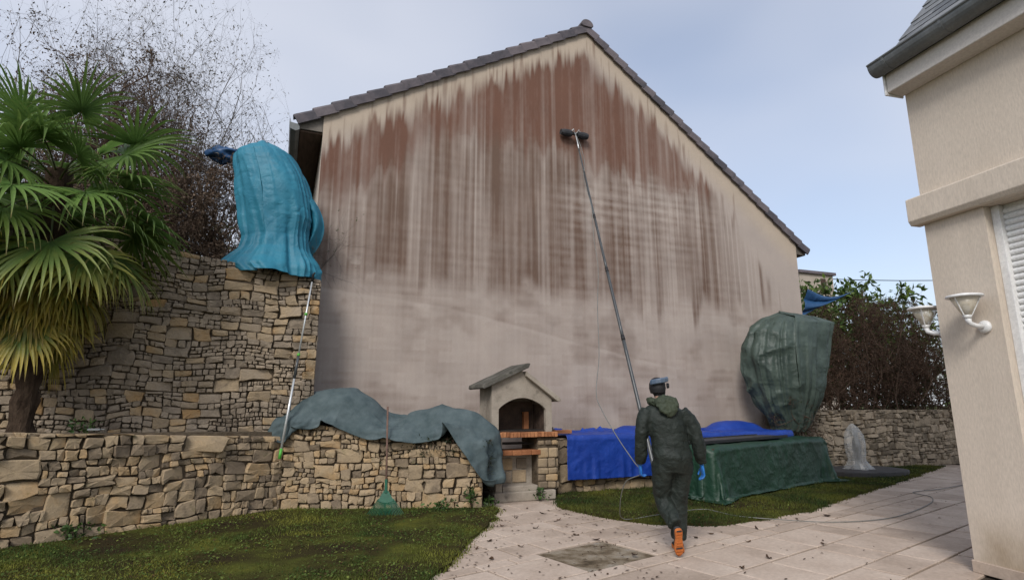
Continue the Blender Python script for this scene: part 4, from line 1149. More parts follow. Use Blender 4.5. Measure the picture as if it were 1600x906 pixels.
# fan palm -----------------------------------------------------------------
def fan_palm():
    r = np.random.default_rng(4)
    bx, by, bz = -5.86, 6.95, 1.08
    root = empty('palm_tree', (bx, by, bz), 0, 'fan palm with yellowing lower fronds in front of the tall stone wall', 'palm tree')
    # hairy trunk
    n = 28; V = []; F = []
    hh = 3.45
    for i in range(n):
        z = -.05 + hh * i / (n - 1); rad = .125 + .03 * math.sin(i * 2.1) * .5 + .03 * (i / n)
        for k in range(14):
            a = 2 * math.pi * k / 14
            q = rad * (1 + .16 * r.normal() * .5)
            V.append((q * math.cos(a) - .05 * (i / n) ** 2, q * math.sin(a), z))
    for i in range(n - 1):
        for k in range(14): F.append((i * 14 + k, i * 14 + (k + 1) % 14, (i + 1) * 14 + (k + 1) % 14, (i + 1) * 14 + k))
    add('trunk', npmesh('trunk', V, F), M['palm_fibre'], root)
    # fronds: azimuth (deg, 0 = +x), elevation of stalk, stalk length, fan radius, droop, age
    spec = []
    for k in range(66):
        az = k * 137.5 + r.uniform(-15, 15); age = k / 65
        el = 70 - 138 * age ** .85 + r.uniform(-9, 9)
        spec.append((az, el, .55 + .40 * r.random() + .22 * math.sin(math.pi * age), .74 + .20 * r.random(), .42 + .70 * age, age))
    for k in range(26):      # withered skirt against the trunk
        spec.append((k * 97.0 + r.uniform(-20, 20), -48 - 30 * r.random(), .50 + .3 * r.random(), .60 + .2 * r.random(), 1.0, r.uniform(.92, 1.1) if k < 14 else r.uniform(1.3, 2.0)))
    for az, el, ls, lf, droop, age in spec[4:]:
        a = R(az); e = R(el)
        c0 = np.array([-.05, 0, hh - .05 - .75 * age])
        d = np.array([math.cos(a) * math.cos(e), math.sin(a) * math.cos(e), math.sin(e)])
        pts = [c0]; p = c0.copy(); dd = d.copy()
        for i in range(5):
            p = p + dd * ls / 5; pts.append(p.copy()); dd[2] -= .10 + .05 * age; dd /= np.linalg.norm(dd)
        fr = MB(); fr.tube(pts, [.017, .014, .012, .011, .010, .009], 5)
        fo = fr.build('frond', M['foliage'], root)
        nv = len(fo.data.vertices)
        at = fo.data.color_attributes.new('tint', 'FLOAT_COLOR', 'POINT')
        at.data.foreach_set('color', np.tile([.085, .105, .028, 1], nv).astype(np.float32))
        side = np.cross(dd, [0, 0, 1.]); side /= np.linalg.norm(side) + 1e-9
        nrm = np.cross(side, dd)
        tw = r.uniform(-.9, .9); side, nrm = side * math.cos(tw) + nrm * math.sin(tw), nrm * math.cos(tw) - side * math.sin(tw)
        V = []; Fq = []; Cc = []
        nl = 30
        green = np.array([.085, .165, .038]) * r.uniform(.8, 1.25); lite = np.array([.240, .300, .075])
        old = np.array([.42, .330, .065]); dead = np.array([.24, .16, .075])
        for k in range(nl):
            t = (k / (nl - 1) - .5) * R(285 if age < .55 else 235)
            ld = dd * math.cos(t) + side * math.sin(t); ld = ld + nrm * (.16 + .10 * math.cos(t)); ld /= np.linalg.norm(ld)
            L_ = lf * (.72 + .28 * math.cos(t * .5)) * r.uniform(.9, 1.08)
            wv = np.cross(ld, nrm); wv /= np.linalg.norm(wv) + 1e-9; up_ = np.cross(wv, ld)
            q = pts[-1].copy(); b = len(V); cur = ld.copy()
            ns = 6
            tipd = droop * r.uniform(.6, 1.4); bnd = 1.0 if r.random() < .8 else r.uniform(1.5, 2.6)
            for i in range(ns + 1):
                f = i / ns
                hw = (.006 + .017 * min(1, f * 3.2)) * (1 if f < .55 else max(.04, 1 - (f - .55) / .45))
                V += [tuple(q - wv * hw + up_ * hw * .55), tuple(q), tuple(q + wv * hw + up_ * hw * .55)]
                base_c = green * (1 - .35 * f) + lite * .35 * f
                yl = np.clip((min(age, .95) - .50) * 2.3, 0, 1) * np.clip(f * 1.7 - .25 + .25 * r.normal(), 0, 1)
                cc = base_c * (1 - yl) + old * yl
                if f > .9 and r.random() < .5: cc = dead
                Cc += [cc] * 3
                cur = cur + np.array([0, 0, -1.0]) * (tipd * (.09 + .80 * max(0, f - .30)) * bnd); cur /= np.linalg.norm(cur)
                q = q + cur * L_ / ns
            for i in range(ns):
                o = b + i * 3
                Fq += [(o, o + 1, o + 4, o + 3), (o + 1, o + 2, o + 5, o + 4)]
        Cc = np.array(Cc) * r.uniform(.8, 1.2)
        add('leaf_fan', npmesh('leaf_fan', V, np.array(Fq), cols=Cc), M['palm_leaf'], fo)
fan_palm()

BRN0, BRN1 = (.090, .064, .046), (.170, .122, .088)
def hedge_lim(x0, x1, y0, y1, ztop_):
    return lambda q: x0 < q[0] < x1 and y0 < q[1] < y1 and q[2] < ztop_(q[0])
# brown twig hedge on the left terrace, four shrubs in a row
for i, (bx, by, h, lab) in enumerate(((-9.3, 10.4, 5.6, 'tallest brown bare hedge shrub behind the palm at the left edge'),
                                      (-7.9, 10.4, 4.9, 'dense brown twiggy hedge shrub right behind the palm crown'),
                                      (-6.7, 10.3, 3.6, 'brown twiggy hedge shrub between palm and turquoise tarp'),
                                      (-5.7, 10.0, 2.2, 'low dark hedge shrub touching the turquoise tarp'))):
    bush('hedge_shrub', lab, (bx, by, 3.5), 100 + i, 16, 3, h * .95, .022, M['twig_brown'], M['foliage_dry'], 0.055, 15000, BRN0, BRN1, spread=.30, asp=.5,
         lim=hedge_lim(-1.05, 1.05, -.9, .9, lambda x, h=h: h), tipdepth=1, foot=.7, footy=.5, group='left hedge', up=.2, wander=.3, nb=(1, 3), shrink=.42)
for i, (bx, by, h, n, lab) in enumerate(((-8.8, 12.2, 6.4, 3600, 'tall airy shrub with thin grey branches against the sky at far left'),
                                      (-7.3, 11.5, 5.6, 3600, 'airy leafy shrub reaching above the brown hedge'),
                                      (-5.9, 10.9, 4.0, 2600, 'sparse leafy shrub just left of the turquoise tarp'),
                                      (-4.7, 10.6, 4.1, 330, 'few thin leafy shoots rising above the turquoise tarp'))):
    bush('tall_shrub', lab, (bx, by, 3.5), 200 + i, (13, 13, 12, 6)[i], (3, 3, 3, 2)[i], h * (.92, .92, .95, .95)[i], .015, M['twig_grey'], M['foliage_dry'], .070, int(n * .9), (.170, .160, .135), (.250, .235, .200), spread=.22, asp=.34,
         tipdepth=1, foot=(.9, .8, .7, .35)[i], footy=.4, group='airy shrubs on the left terrace', up=.22, wander=.2, nb=(1, 3), jit=.7, shrink=.44, lim=(hedge_lim(-2, 1.5, -2, 2, lambda x: 9), hedge_lim(-2, 1.3, -2, 2, lambda x: 9), hedge_lim(-1.5, .95, -2, 2, lambda x: 9), hedge_lim(-.7, .25, -.6, .6, lambda x: 9))[i])

# shrubs wrapped by the tarps
def core_shrub(label, base, seed, h, rx):
    bush('shrub', label, base, seed, 9, 2, h * .6, .016, M['twig_brown'], M['foliage'], .06, 900, (.03, .045, .015), (.06, .075, .03), spread=.3,
         lim=hedge_lim(-rx, rx, -rx * .7, rx * .7, lambda x: h), tipdepth=1, foot=rx * .4, footy=rx * .3)
core_shrub('shrub inside the turquoise tarp, its twigs showing at the gable corner', (-4.1, 9.25, 3.5), 301, 1.9, .45)
core_shrub('shrub wrapped inside the grey-green tarp', (5.98, 12.45, .88), 302, 2.2, .5)
bush('shrub', 'scraggly twigs poking out between turquoise tarp and gable', (-3.62, 9.35, 3.5), 303, 7, 2, 1.0, .010, M['twig_grey'], M['foliage'], .05, 160, (.04, .06, .02), (.08, .09, .04), spread=.5, tipdepth=1, foot=.12, footy=.1)

# low dark shrubs in the planter
for i, (bx, lab) in enumerate(((-2.75, 'dark evergreen planter shrub under the left lump of shade cloth'), (-1.35, 'dark evergreen planter shrub showing under the raised edge of the shade cloth'), (-.85, 'dark evergreen planter shrub beside the barbecue'))):
    bush('planter_shrub', lab, (bx, 8.98, .84), 310 + i, 16, 2, .42, .010, M['twig_brown'], M['foliage'], .065, 4200, (.012, .020, .008), (.032, .045, .020), spread=.8, asp=.22,
         lim=hedge_lim(-.55, .55, -.34, .30, lambda x, i=i: [.45, .18, .16][i]), tipdepth=1, foot=.5, footy=.2, group='planter shrubs', drop=.2)

# right: brown thorn hedge with laurels behind
for i, (bx, by, h, lab) in enumerate(((8.0, 14.75, 2.6, 'brown bare hedge shrub beside the grey-green tarp'), (9.3, 15.1, 3.0, 'brown bare hedge shrub in the middle of the right bank'), (10.6, 15.5, 2.9, 'brown bare hedge shrub behind the corner wall lamp'), (11.8, 15.9, 2.8, 'brown bare hedge shrub nearest the cream house'))):
    bush('hedge_shrub', lab, (bx, by, 1.24), 400 + i, 17, 3, h * .95, .017, M['twig_brown'], M['foliage_dry'], 0.05, 9000, (.052, .032, .022), (.105, .064, .044), spread=.38, asp=.5,
         lim=hedge_lim(-.95, .95, -.8, .9, lambda x, h=h: h), tipdepth=1, foot=.65, footy=.45, group='right hedge', up=.15, wander=.32, nb=(1, 3), shrink=.42)
for i, (bx, by, h, n, lab) in enumerate(((8.3, 16.4, 3.3, 2400, 'green laurel beside the navy tarp corner'), (9.6, 16.6, 3.9, 2800, 'tallest green laurel above the brown hedge'), (10.9, 16.9, 3.7, 2400, 'green laurel between tallest laurel and lamp'), (12.2, 17.2, 3.2, 1600, 'green laurel behind the corner wall lamp'))):
    bush('laurel', lab, (bx, by, 1.24), 450 + i, 12, 2, h * .72, .022, M['bark'], M['foliage'], .20, int(n * 1.25), (.035, .080, .016), (.130, .190, .040), spread=.22, asp=.42,
         lim=hedge_lim(-1.0, 1.0, -.8, .8, lambda x, h=h: h), tipdepth=1, foot=.6, footy=.4, group='laurels on the right', up=.3, nb=(1, 3), jit=.8)

# small weeds
def weed(label, loc, seed, n, size, hgt):
    r = np.random.default_rng(seed)
    P = np.stack([r.normal(0, size * .5, n), r.normal(0, size * .35, n), r.uniform(0, hgt, n)], 1)
    D = P * 1.0 + np.array([0, -.05, .05])
    V, F, c = leaves(P, D, .065, r, (.030, .070, .016), (.070, .125, .030), .55, 0, .6)
    root = empty('weed', loc, 0, label, 'weed', 'weeds along the walls')
    tag(add('leaf_clump', npmesh('leaf_clump', V, F, cols=c), M['foliage'], root), kind='stuff')
    MB().tube([(0, 0, -.01), (0, .01, hgt * .7)], .006, 5).build('stem', M['twig_brown'], root)
weed('small green weed at the right foot of the barbecue', (*G(-.52, 1.70), .03), 1, 60, .12, .16)
weed('trailing green weed in the planter wall left of the barbecue', (-.60, 8.58, .10), 2, 60, .07, .20)
weed('leafy weed clump at the foot of the planter wall near the rake', (-1.0, 8.50, .03), 3, 80, .20, .12)
weed('weed on the soil shelf beneath the palm', (-5.2, 7.05, 1.10), 4, 70, .16, .22)
weed('weed at the foot of the low wall by the left edge', (-4.9, 6.72, .03), 5, 120, .25, .16)
weed('weed clump on the lawn side of the barbecue step', (-.35, 8.88, .03), 6, 60, .12, .10)

# ------------------------------------------------------------------ barbecue
bqx, bqy = G(-.72, 1.60)
bbq = empty('barbecue', (bqx, bqy, 0), GA, 'old masonry garden barbecue with arched hearth and little pitched roof against the gable', 'barbecue')
mo = lambda: MB()
# plinth, piers
b = mo(); b.box((-.02, .36, .075), (1.06, .76, .15)); b.build('plinth', M['concrete'], bbq, bevel=.02)
b = mo(); b.box((-.10, .14, .19), (.60, .26, .085)); b.build('ledge', M['concrete'], bbq, bevel=.012)
b = mo(); b.box((-.465, .36, .555), (.11, .70, .82)); b.build('pier', M['concrete'], bbq, bevel=.015)
b = mo(); b.box((.385, .37, .555), (.35, .66, .82)); b.build('pier', M['mortar'], bbq, bevel=.02)
b = mo(); b.box((-.10, .30, .445), (.62, .06, .50)); b.build('back_panel', M['concrete'], bbq)
rr = random.Random(3)
pst = []
z = .17
while z < .93:
    h = rr.uniform(.09, .17); x = .215
    while x < .55:
        wd = rr.uniform(.11, .22); wd = min(wd, .565 - x)
        if wd > .04: pst.append((x + wd / 2, z + h / 2, wd, h, 0))
        x += wd
    y = .04
    while y < .66:
        wd = rr.uniform(.14, .24); pst.append((y + wd / 2, z + h / 2, wd, h, 1)); y += wd
    z += h
for (x, z, wd, h, sd_) in pst:
    q = mo(); q.box((0, 0, 0), (wd - .012, .07, min(h, .965 - z) - .010))
    if sd_ == 0: q.build('stone', M['stone_moss'], bbq, bevel=.022, loc=(x, .045 + rr.uniform(-.012, .012), z), rot=(rr.gauss(0, .06), rr.gauss(0, .05), rr.gauss(0, .06)))
    else: q.build('stone', M['stone_moss'], bbq, bevel=.022, loc=(.56 + rr.uniform(-.012, .012), x, z), rot=(rr.gauss(0, .05), rr.gauss(0, .06), R(90) + rr.gauss(0, .06)))
for k, (x, z, wd, h) in enumerate(((-.27, .34, .22, .17), (-.02, .35, .24, .19), (-.26, .54, .24, .18), (.02, .55, .18, .16))):
    q = mo(); q.box((0, 0, 0), (wd, .03, h)); q.build('stone', M['stone'], bbq, bevel=.012, loc=(x, .262, z))
# brick courses
def bricks(x0, x1, n, z0, z1, y0, y1):
    wd = (x1 - x0) / n
    q = mo(); q.box((0, 0, 0), (wd - .007, y1 - y0, z1 - z0)); o = q.build('brick', M['firebrick'], bbq, bevel=.006, seg=1, loc=(x0 + wd / 2, (y0 + y1) / 2, (z0 + z1) / 2)); me = o.data
    for k in range(1, n): add('brick', me, None, bbq, (x0 + wd * (k + .5), (y0 + y1) / 2 + rr.gauss(0, .002), (z0 + z1) / 2 + rr.gauss(0, .0015)))
bricks(-.475, .555, 17, .975, 1.055, -.035, .12)
bricks(-.41, .255, 4, .70, .775, -.005, .40)
b = mo(); b.box((-.0, .39, 1.01), (1.02, .54, .07)); b.build('hearth_slab', M['concrete'], bbq)
# hood: front face with arch, side walls, back
xl, xr, zb, zs, za = -.48, .35, 1.057, 1.42, 1.60
XL, XR, XM = -.60, .46, -.03
zL, zR_, zM = 1.80, 1.58, 2.06
def gab(x): return zL + (zM - zL) * (x - XL) / (XM - XL) if x < XM else zM - .10 - (zM - .10 - zR_) * (x - XM) / (XR - XM)
n = 16
arch = [(xl + (xr - xl) * k / n, zs + (za - zs) * math.sin(math.pi * k / n) ** .8 if 0 < k < n else zs) for k in range(n + 1)]
b = mo()
for y0, y1 in ((0.0, .07),):
    for k in range(n):
        (xa, zA), (xb, zB) = arch[k], arch[k + 1]
        b.poly([(xa, y0, zA), (xb, y0, zB), (xb, y0, gab(xb)), (xa, y0, gab(xa)), (xa, y1, zA), (xb, y1, zB), (xb, y1, gab(xb)), (xa, y1, gab(xa))],
               [(0, 1, 2, 3), (7, 6, 5, 4), (0, 4, 5, 1), (3, 2, 6, 7)])
    for (xa, xb) in ((XL, xl), (xr, XR)):
        b.poly([(xa, y0, zb), (xb, y0, zb), (xb, y0, gab(xb)), (xa, y0, gab(xa)), (xa, y1, zb), (xb, y1, zb), (xb, y1, gab(xb)), (xa, y1, gab(xa))],
               [(0, 1, 2, 3), (7, 6, 5, 4), (0, 4, 5, 1), (3, 2, 6, 7), (0, 3, 7, 4), (1, 5, 6, 2)])
b.build('hood_front', M['concrete'], bbq)
b = mo(); b.box((XL + .035, .33, (zb + zL) / 2), (.07, .52, zL - zb)); b.build('hood_side', M['concrete'], bbq)
b = mo(); b.box((XR - .035, .33, (zb + zR_) / 2), (.07, .52, zR_ - zb)); b.build('hood_side', M['concrete'], bbq)
b = mo(); b.box((-.07, .61, 1.45), (1.0, .05, .80)); b.build('hood_back', M['concrete'], bbq)
b = mo()
b.box((xl - .045, .33, 1.28), (.02, .50, .44)); b.box((xr + .035, .33, 1.28), (.02, .50, .44)); b.box((-.07, .565, 1.30), (.86, .03, .48)); b.build('fire_lining', M['soot'], bbq)
b = mo(); b.box((.20, .50, 1.22), (.09, .09, .30)); b.build('flue_brick', M['firebrick'], bbq, bevel=.006)
g_ = mo()
for k in range(18): g_.tube([(xl + .03 + k * .045, .03, 1.085), (xl + .03 + k * .045, .48, 1.085)], .004, 5)
for y in (.03, .25, .48): g_.tube([(xl + .01, y, 1.080), (xr - .01, y, 1.080)], .006, 5)
g_.build('grill_grate', M['iron'], bbq)
b = mo(); b.box((-.08, .30, 1.065), (.80, .44, .02)); b.build('ash_bed', M['soot'], bbq)
b = mo(); b.box((-.08, .40, .86), (.62, .46, .012)); b.build('ash_tray', M['iron'], bbq)
# roof slabs
def slab_pts(x0, z0, x1, z1, t): return [(x0, z0), (x1, z1), (x1, z1 + t), (x0, z0 + t)]
dl = mo(); dl.prism([(-.76, 1.735), (.02, 2.085), (.045, 2.155), (.0, 2.16), (-.775, 1.805), (-.785, 1.755)], 'y', -.09, .66)
dl.build('roof_slab', M['concrete_moss'], bbq, bevel=.012)
dl = mo(); dl.prism([(-.028, 1.945), (.545, 1.535), (.60, 1.555), (.575, 1.61), (-.028, 2.03)], 'y', -.09, .66)
dl.build('roof_slab', M['concrete'], bbq, bevel=.012)

# timber and brick left on the planter top beside it
x, y = G(.22, 1.02)
tag(MB().box((0, 0, 0), (.34, .12, .06)).build('brick', M['firebrick'], loc=(x, y, 1.02), rot=(0, 0, GA + .1), bevel=.006), 'reddish brick lying on the blue tarp beside the barbecue', 'brick')
x, y = G(-.02, .80)
pl = empty('timber_offcuts', (x, y, .98), GA + .05, 'small pile of grey timber offcuts behind the brick by the barbecue', 'timber')
for k in range(3): MB().box((.02 * k, .03 * k, .025 + .035 * k), (.44 - .06 * k, .10, .032)).build('offcut', M['plank'], pl, bevel=.003, seg=1, rot=(0, 0, .08 * k - .08))

# ------------------------------------------------------------------ rake against the planter wall
top = Vector((-1.84, 8.575, 1.46)); hb = Vector((-1.74, 8.22, .36)); bot = Vector((-1.70, 8.02, .03))
rk = empty('leaf_rake', (bot.x, bot.y, .03), 0, 'green plastic leaf rake with wooden handle leaning on the planter wall', 'rake')
o_ = Vector((bot.x, bot.y, .03))
MB().tube([top - o_, hb - o_], .014, 10).build('handle', M['rake_wood'], rk, smooth=True)
ax_ = (hb - top).normalized(); ft = hb + ax_ * .0
sd__ = Vector((1, .1, 0)).normalized(); nr = ax_.cross(sd__).normalized()
hd = MB(); hd.tube([hb - ax_ * .12 - o_, hb + ax_ * .06 - o_], [.019, .024], 10)
def rp_(a, d): return hb + ax_ * (d * math.cos(a)) + sd__ * (d * math.sin(a)) - o_
fan = [rp_(0, .02) + sd__ * .024, rp_(0, .02) - sd__ * .024]
P = []
na = 10
for k in range(na + 1):
    a = R(-34 + 68 * k / na); P.append(rp_(a, .19))
P2 = [rp_(0, .03) - sd__ * .03] + P + [rp_(0, .03) + sd__ * .03]
off = nr * .008
hd.poly([p - off for p in P2] + [p + off for p in P2], [tuple(range(len(P2))), tuple(range(2 * len(P2) - 1, len(P2) - 1, -1))] + [(i, i + len(P2), (i + 1) % len(P2) + len(P2), (i + 1) % len(P2)) for i in range(len(P2))])
hd.build('rake_head', M['green_plastic'], rk)
for k in range(23):
    a = R(-36 + 72 * k / 22)
    L_ = .40
    pts = [rp_(a, .17), rp_(a, .28), rp_(a, L_), rp_(a, L_ + .012) - nr * (-.03)]
    MB().tube(pts, [.006, .0045, .004, .0035], 5).build('tine', M['green_plastic'], rk)

# ------------------------------------------------------------------ telescopic squeegee pole on the tall wall
a0 = Vector((-3.30, 8.36, .74)); a1 = Vector((-3.17, 8.80, 3.44))
tpz = empty('telescopic_pole', tuple(a0), 0, 'white telescopic pole with green collars leaning on the tall stone wall corner', 'pole')
D_ = a1 - a0
def at_(t): return D_ * t
MB().tube([at_(.05), at_(.42)], .017, 10).build('tube_section', M['alu'], tpz, smooth=True)
MB().tube([at_(.42), at_(.55)], .021, 10).build('grip', M['carbon'], tpz, smooth=True)
MB().tube([at_(.55), at_(.985)], .013, 10).build('tube_section', M['alu'], tpz, smooth=True)
for t in (.545, .78): MB().tube([at_(t), at_(t + .014)], .023, 10).build('collar', M['lime_plastic'], tpz, smooth=True)
MB().tube([at_(0), at_(.05)], .022, 10).build('end_cap', M['lime_plastic'], tpz, smooth=True)
MB().tube([at_(.985), at_(1.03), at_(1.035) + Vector((.03, -.02, .01))], [.02, .02, .014], 8).build('head_joint', M['black'], tpz, smooth=True)
# ledge stone that carries the foot of the pole is part of the wall; brush pole next
pb0 = Vector((1.985, 7.70, .03)); bw = G(1.10, .16); pb1 = Vector((bw[0], bw[1], 7.28))
bpz = empty('brush_pole', tuple(pb0), 0, 'very long dark pole standing on the lawn with its brush against the gable', 'pole')
D_ = pb1 - pb0
def bend_(t): return D_ * t + Vector((-.10, 0, 0)) * math.sin(math.pi * t) * .6 + Vector((0, -.22, -.0)) * math.sin(math.pi * t)
cuts = [0, .17, .34, .51, .67, .83, .93]
for k in range(len(cuts) - 1):
    t0, t1 = cuts[k], cuts[k + 1]
    MB().tube([bend_(t0 + (t1 - t0) * j / 6) for j in range(7)], .031 - .0030 * k, 12).build('pole_section', M['carbon'], bpz, smooth=True)
    if k: MB().tube([bend_(t0 - .004), bend_(t0 + .007)], .038 - .0035 * k, 12).build('clamp', M['black'], bpz, smooth=True)
nk = [bend_(.93), bend_(.955) + Vector((.0, -.02, 0)), bend_(.98) + Vector((0, -.01, .0)), D_]
MB().tube(nk, [.014, .013, .012, .012], 8).build('gooseneck', M['alu'], bpz, smooth=True)
gd = Vector((GD[0], GD[1], 0)); gn = Vector((GN[0], GN[1], 0))
br = MB(); br.box(tuple(D_ - gn * .03), (.44, .06, .05), Matrix.Rotation(GA, 3, 'Z')); bro = br.build('brush_block', M['black'], bpz, bevel=.01)
for s in (-1, 1):
    fl_ = MB(); c = D_ + gd * (s * .20) - gn * .045; rng2 = random.Random(s + 5)
    ring = []
    for k in range(9):
        xk = -.13 + .26 * k / 8
        ring.append((c + gd * xk, .085 * (1 - .25 * abs(k - 4) / 4) + rng2.uniform(-.006, .006)))
    fl_.tube([p for p, r_ in ring], [r_ for p, r_ in ring], 12); fl_.build('bristles', M['rubber'], bro, smooth=False)
for s in (-1, 1): MB().tube([D_ + gd * s * .02, D_ + gd * s * .07 + Vector((0, 0, .07)) + gn * .05, D_ + gd * s * .10 + Vector((0, 0, .03)) + gn * .03], .010, 6).build('jet_nozzle', M['alu'], bpz)
def bez(pts, n=10):
    out = []
    P = [Vector(p) for p in pts]; P = [P[0] * 2 - P[1]] + P + [P[-1] * 2 - P[-2]]
    for i in range(1, len(P) - 2):
        for k in range(n):
            t = k / n
            out.append(.5 * ((2 * P[i]) + (-P[i - 1] + P[i + 1]) * t + (2 * P[i - 1] - 5 * P[i] + 4 * P[i + 1] - P[i + 2]) * t * t + (-P[i - 1] + 3 * P[i] - 3 * P[i + 1] + P[i + 2]) * t ** 3))
    out.append(P[-2]); return out
hand_l = Vector((1.40, 6.72, .80))
pole_at = lambda t: pb0 + bend_(t)
hz = [pb0 + D_ + Vector((0, -.06, -.04)), pole_at(.93) + Vector((.05, -.03, 0)), pole_at(.86) + Vector((.04, -.05, 0)), pole_at(.80) + Vector((-.05, -.05, 0)), pole_at(.70) + Vector((-.03, -.08, 0)), pole_at(.60) + Vector((-.12, -.10, 0)), pole_at(.52) + Vector((-.16, -.14, -.05)),
      Vector((1.36, 8.9, 3.0)), Vector((1.27, 8.3, 2.2)), Vector((1.14, 7.8, 1.66)), Vector((1.15, 7.4, 1.42)), Vector((1.27, 7.0, 1.10)), hand_l + Vector((-.01, .0, .06)), hand_l + Vector((.06, -.06, -.06)), Vector((1.31, 6.85, .62)), Vector((1.30, 7.2, .30)), Vector((1.45, 7.75, .05)),
      Vector((1.9, 8.05, .04)), Vector((2.35, 8.35, .04)), Vector((2.72, 8.50, .04)), Vector((2.86, 8.30, .04)), Vector((3.0, 8.02, .04)), Vector((3.4, 7.82, .036)), Vector((4.16, 7.75, .014)), Vector((5.1, 8.05, .014)), Vector((6.3, 9.05, .014)), Vector((6.85, 9.75, .014)), Vector((6.9, 10.25, .014)), Vector((7.6, 10.6, .014)), Vector((8.6, 11.2, .014)), Vector((9.6, 11.4, .014))]
o_ = hz[0]
hp = bez(hz, 10)
tag(MB().tube([p for p in hp], .0058, 6).build('water_hose', M['hose'], smooth=True), 'thin grey water hose running from the brush past the person and across the patio', 'hose')

# ------------------------------------------------------------------ bagged garden figure on a dark slab
bs = empty('dark_slab', (7.55, 12.75, 0), R(17), 'round-edged dark base slab on the right lawn', 'slab')
sl2 = MB(); n = 26
out_ = [(.95 * math.copysign(abs(math.cos(2 * math.pi * k / n)) ** .7, math.cos(2 * math.pi * k / n)), .62 * math.copysign(abs(math.sin(2 * math.pi * k / n)) ** .7, math.sin(2 * math.pi * k / n))) for k in range(n)]
sl2.prism(out_, 'z', .02, .13).build('base', M['slab_dark'], bs, bevel=.02)
st = empty('garden_figure', (7.46, 12.70, .13), R(10), 'slim dark garden ornament standing inside a clear plastic bag', 'ornament')
MB().lathe([(.13, 0), (.14, .03), (.10, .06), (.06, .12), (.05, .2), (.075, .34), (.085, .48), (.07, .60), (.04, .66), (.05, .72), (.055, .78), (.04, .84), (.01, .87)], 18).build('figure', M['statue'], st, smooth=True)
rg = np.random.default_rng(6)
pa = np.linspace(0, 2 * np.pi, 41)[:-1][:, None]; pz = np.linspace(0, 1, 24)[None, :]
rad = np.interp(pz, [0, .06, .2, .5, .75, .93, 1.0], [.30, .25, .17, .22, .20, .10, .03]) * (1 + .32 * (fbm(pa * 1.6, pz * 3.2, 3, 4) - .5) + .10 * np.sin(pa * 7 + pz * 6))
V = np.stack([rad * np.cos(pa) - .06 * pz, rad * np.sin(pa) * .8, np.zeros_like(pa) + pz * .93 + .03 * (fbm(pa * 2, pz * 2, 2, 9) - .5) + .012], -1)
na_, nb_ = V.shape[:2]
Fq = [((i * nb_ + j), ((i + 1) % na_) * nb_ + j, ((i + 1) % na_) * nb_ + j + 1, i * nb_ + j + 1) for i in range(na_) for j in range(nb_ - 1)]
add('plastic_bag', npmesh('plastic_bag', V.reshape(-1, 3), np.array(Fq), smooth=True), M['clear_bag'], st)
# small grey tool on the shelf
tag(MB().box((0, 0, 0), (.13, .04, .022)).tube([(.06, 0, 0), (.11, 0, 0)], .006, 6).build('small_box', M['zinc'], loc=(-5.0, 6.98, 1.205), rot=(0, 0, .3), bevel=.004), 'small grey metal box lying on top of the low mossy wall', 'box')

# ------------------------------------------------------------------ fallen leaves
lr = np.random.default_rng(17)
def leaf_mesh(seed):
    r = np.random.default_rng(seed)
    n = 10; P = []
    for k in range(n):
        a = 2 * math.pi * k / n; q = 1 + .25 * r.normal()
        P.append((.030 * math.cos(a) * q, .016 * math.sin(a) * q, .010 * r.random() + .006 * math.cos(2 * a) + .004))
    P.append((0, 0, .002))
    me = bpy.data.meshes.new('fallen_leaf'); me.from_pydata(P, [], [(k, (k + 1) % n, n) for k in range(n)]); me.materials.append(M['leaf_dead']); return me
LM = [leaf_mesh(k) for k in range(6)]
big = [(-.10, 8.62), (.22, 8.75), (.42, 8.35), (.05, 8.05), (.62, 7.92), (-.12, 7.55), (.30, 7.42), (-.25, 6.75), (-.38, 6.42), (.10, 6.50), (.75, 7.05), (1.25, 6.15), (1.48, 6.32), (2.35, 7.10), (2.62, 6.72), (2.55, 6.05), (3.0, 7.40), (3.4, 6.6), (2.15, 5.7), (-.2, 6.0), (3.35, 7.6), (4.3, 8.2), (.95, 6.80), (2.1, 6.9)]
for (x, y) in big:
    o = add('fallen_leaf', LM[lr.integers(6)], None, None, (x, y, .006), (lr.normal(0, .15), lr.normal(0, .15), lr.uniform(0, 6.28)))
    s = lr.uniform(1.0, 1.7); o.scale = (s, s, s)
    tag(o, 'single dry dark brown leaf lying on the pale patio slabs', 'leaf', 'larger fallen leaves on the patio')
V = []; F = []
k = 0
while k < 400:
    t = lr.random()
    if t < .55: x, y = lr.uniform(-.8, 1.6), lr.uniform(4.8, 9.1)
    elif t < .7:
        i = lr.integers(len(LAWN_L)); x, y = LAWN_L[i] + lr.normal(0, .12, 2)
        if x < -1.2 or y > 8.9: continue
    else: x, y = lr.uniform(1.5, 7), lr.uniform(5.0, 11)
    if y > 1.0 * x + 8.6 or (x > 4.2 and y < 6): continue
    if in1(LR_, x, y) or in1(LL_, x, y): continue
    dens = pnoise.noise((x * 1.7, y * 1.7, 5.0)) * .5 + .5
    if dens < lr.uniform(.2, .8): continue
    a = lr.uniform(0, 6.28); l = lr.uniform(.010, .030); wd = l * lr.uniform(.25, .6); z = .006
    c, s = math.cos(a), math.sin(a); b = len(V)
    V += [(x + c * l, y + s * l, z + lr.uniform(0, .012)), (x - s * wd, y + c * wd, z + lr.uniform(0, .01)), (x - c * l, y - s * l, z), (x + s * wd, y - c * wd, z + lr.uniform(0, .01))]
    F.append((b, b + 1, b + 2, b + 3)); k += 1
tag(add('leaf_litter', npmesh('leaf_litter', V, np.array(F)), M['leaf_dead']), 'scatter of small dry brown leaf bits over the patio', 'leaf litter', kind='stuff')

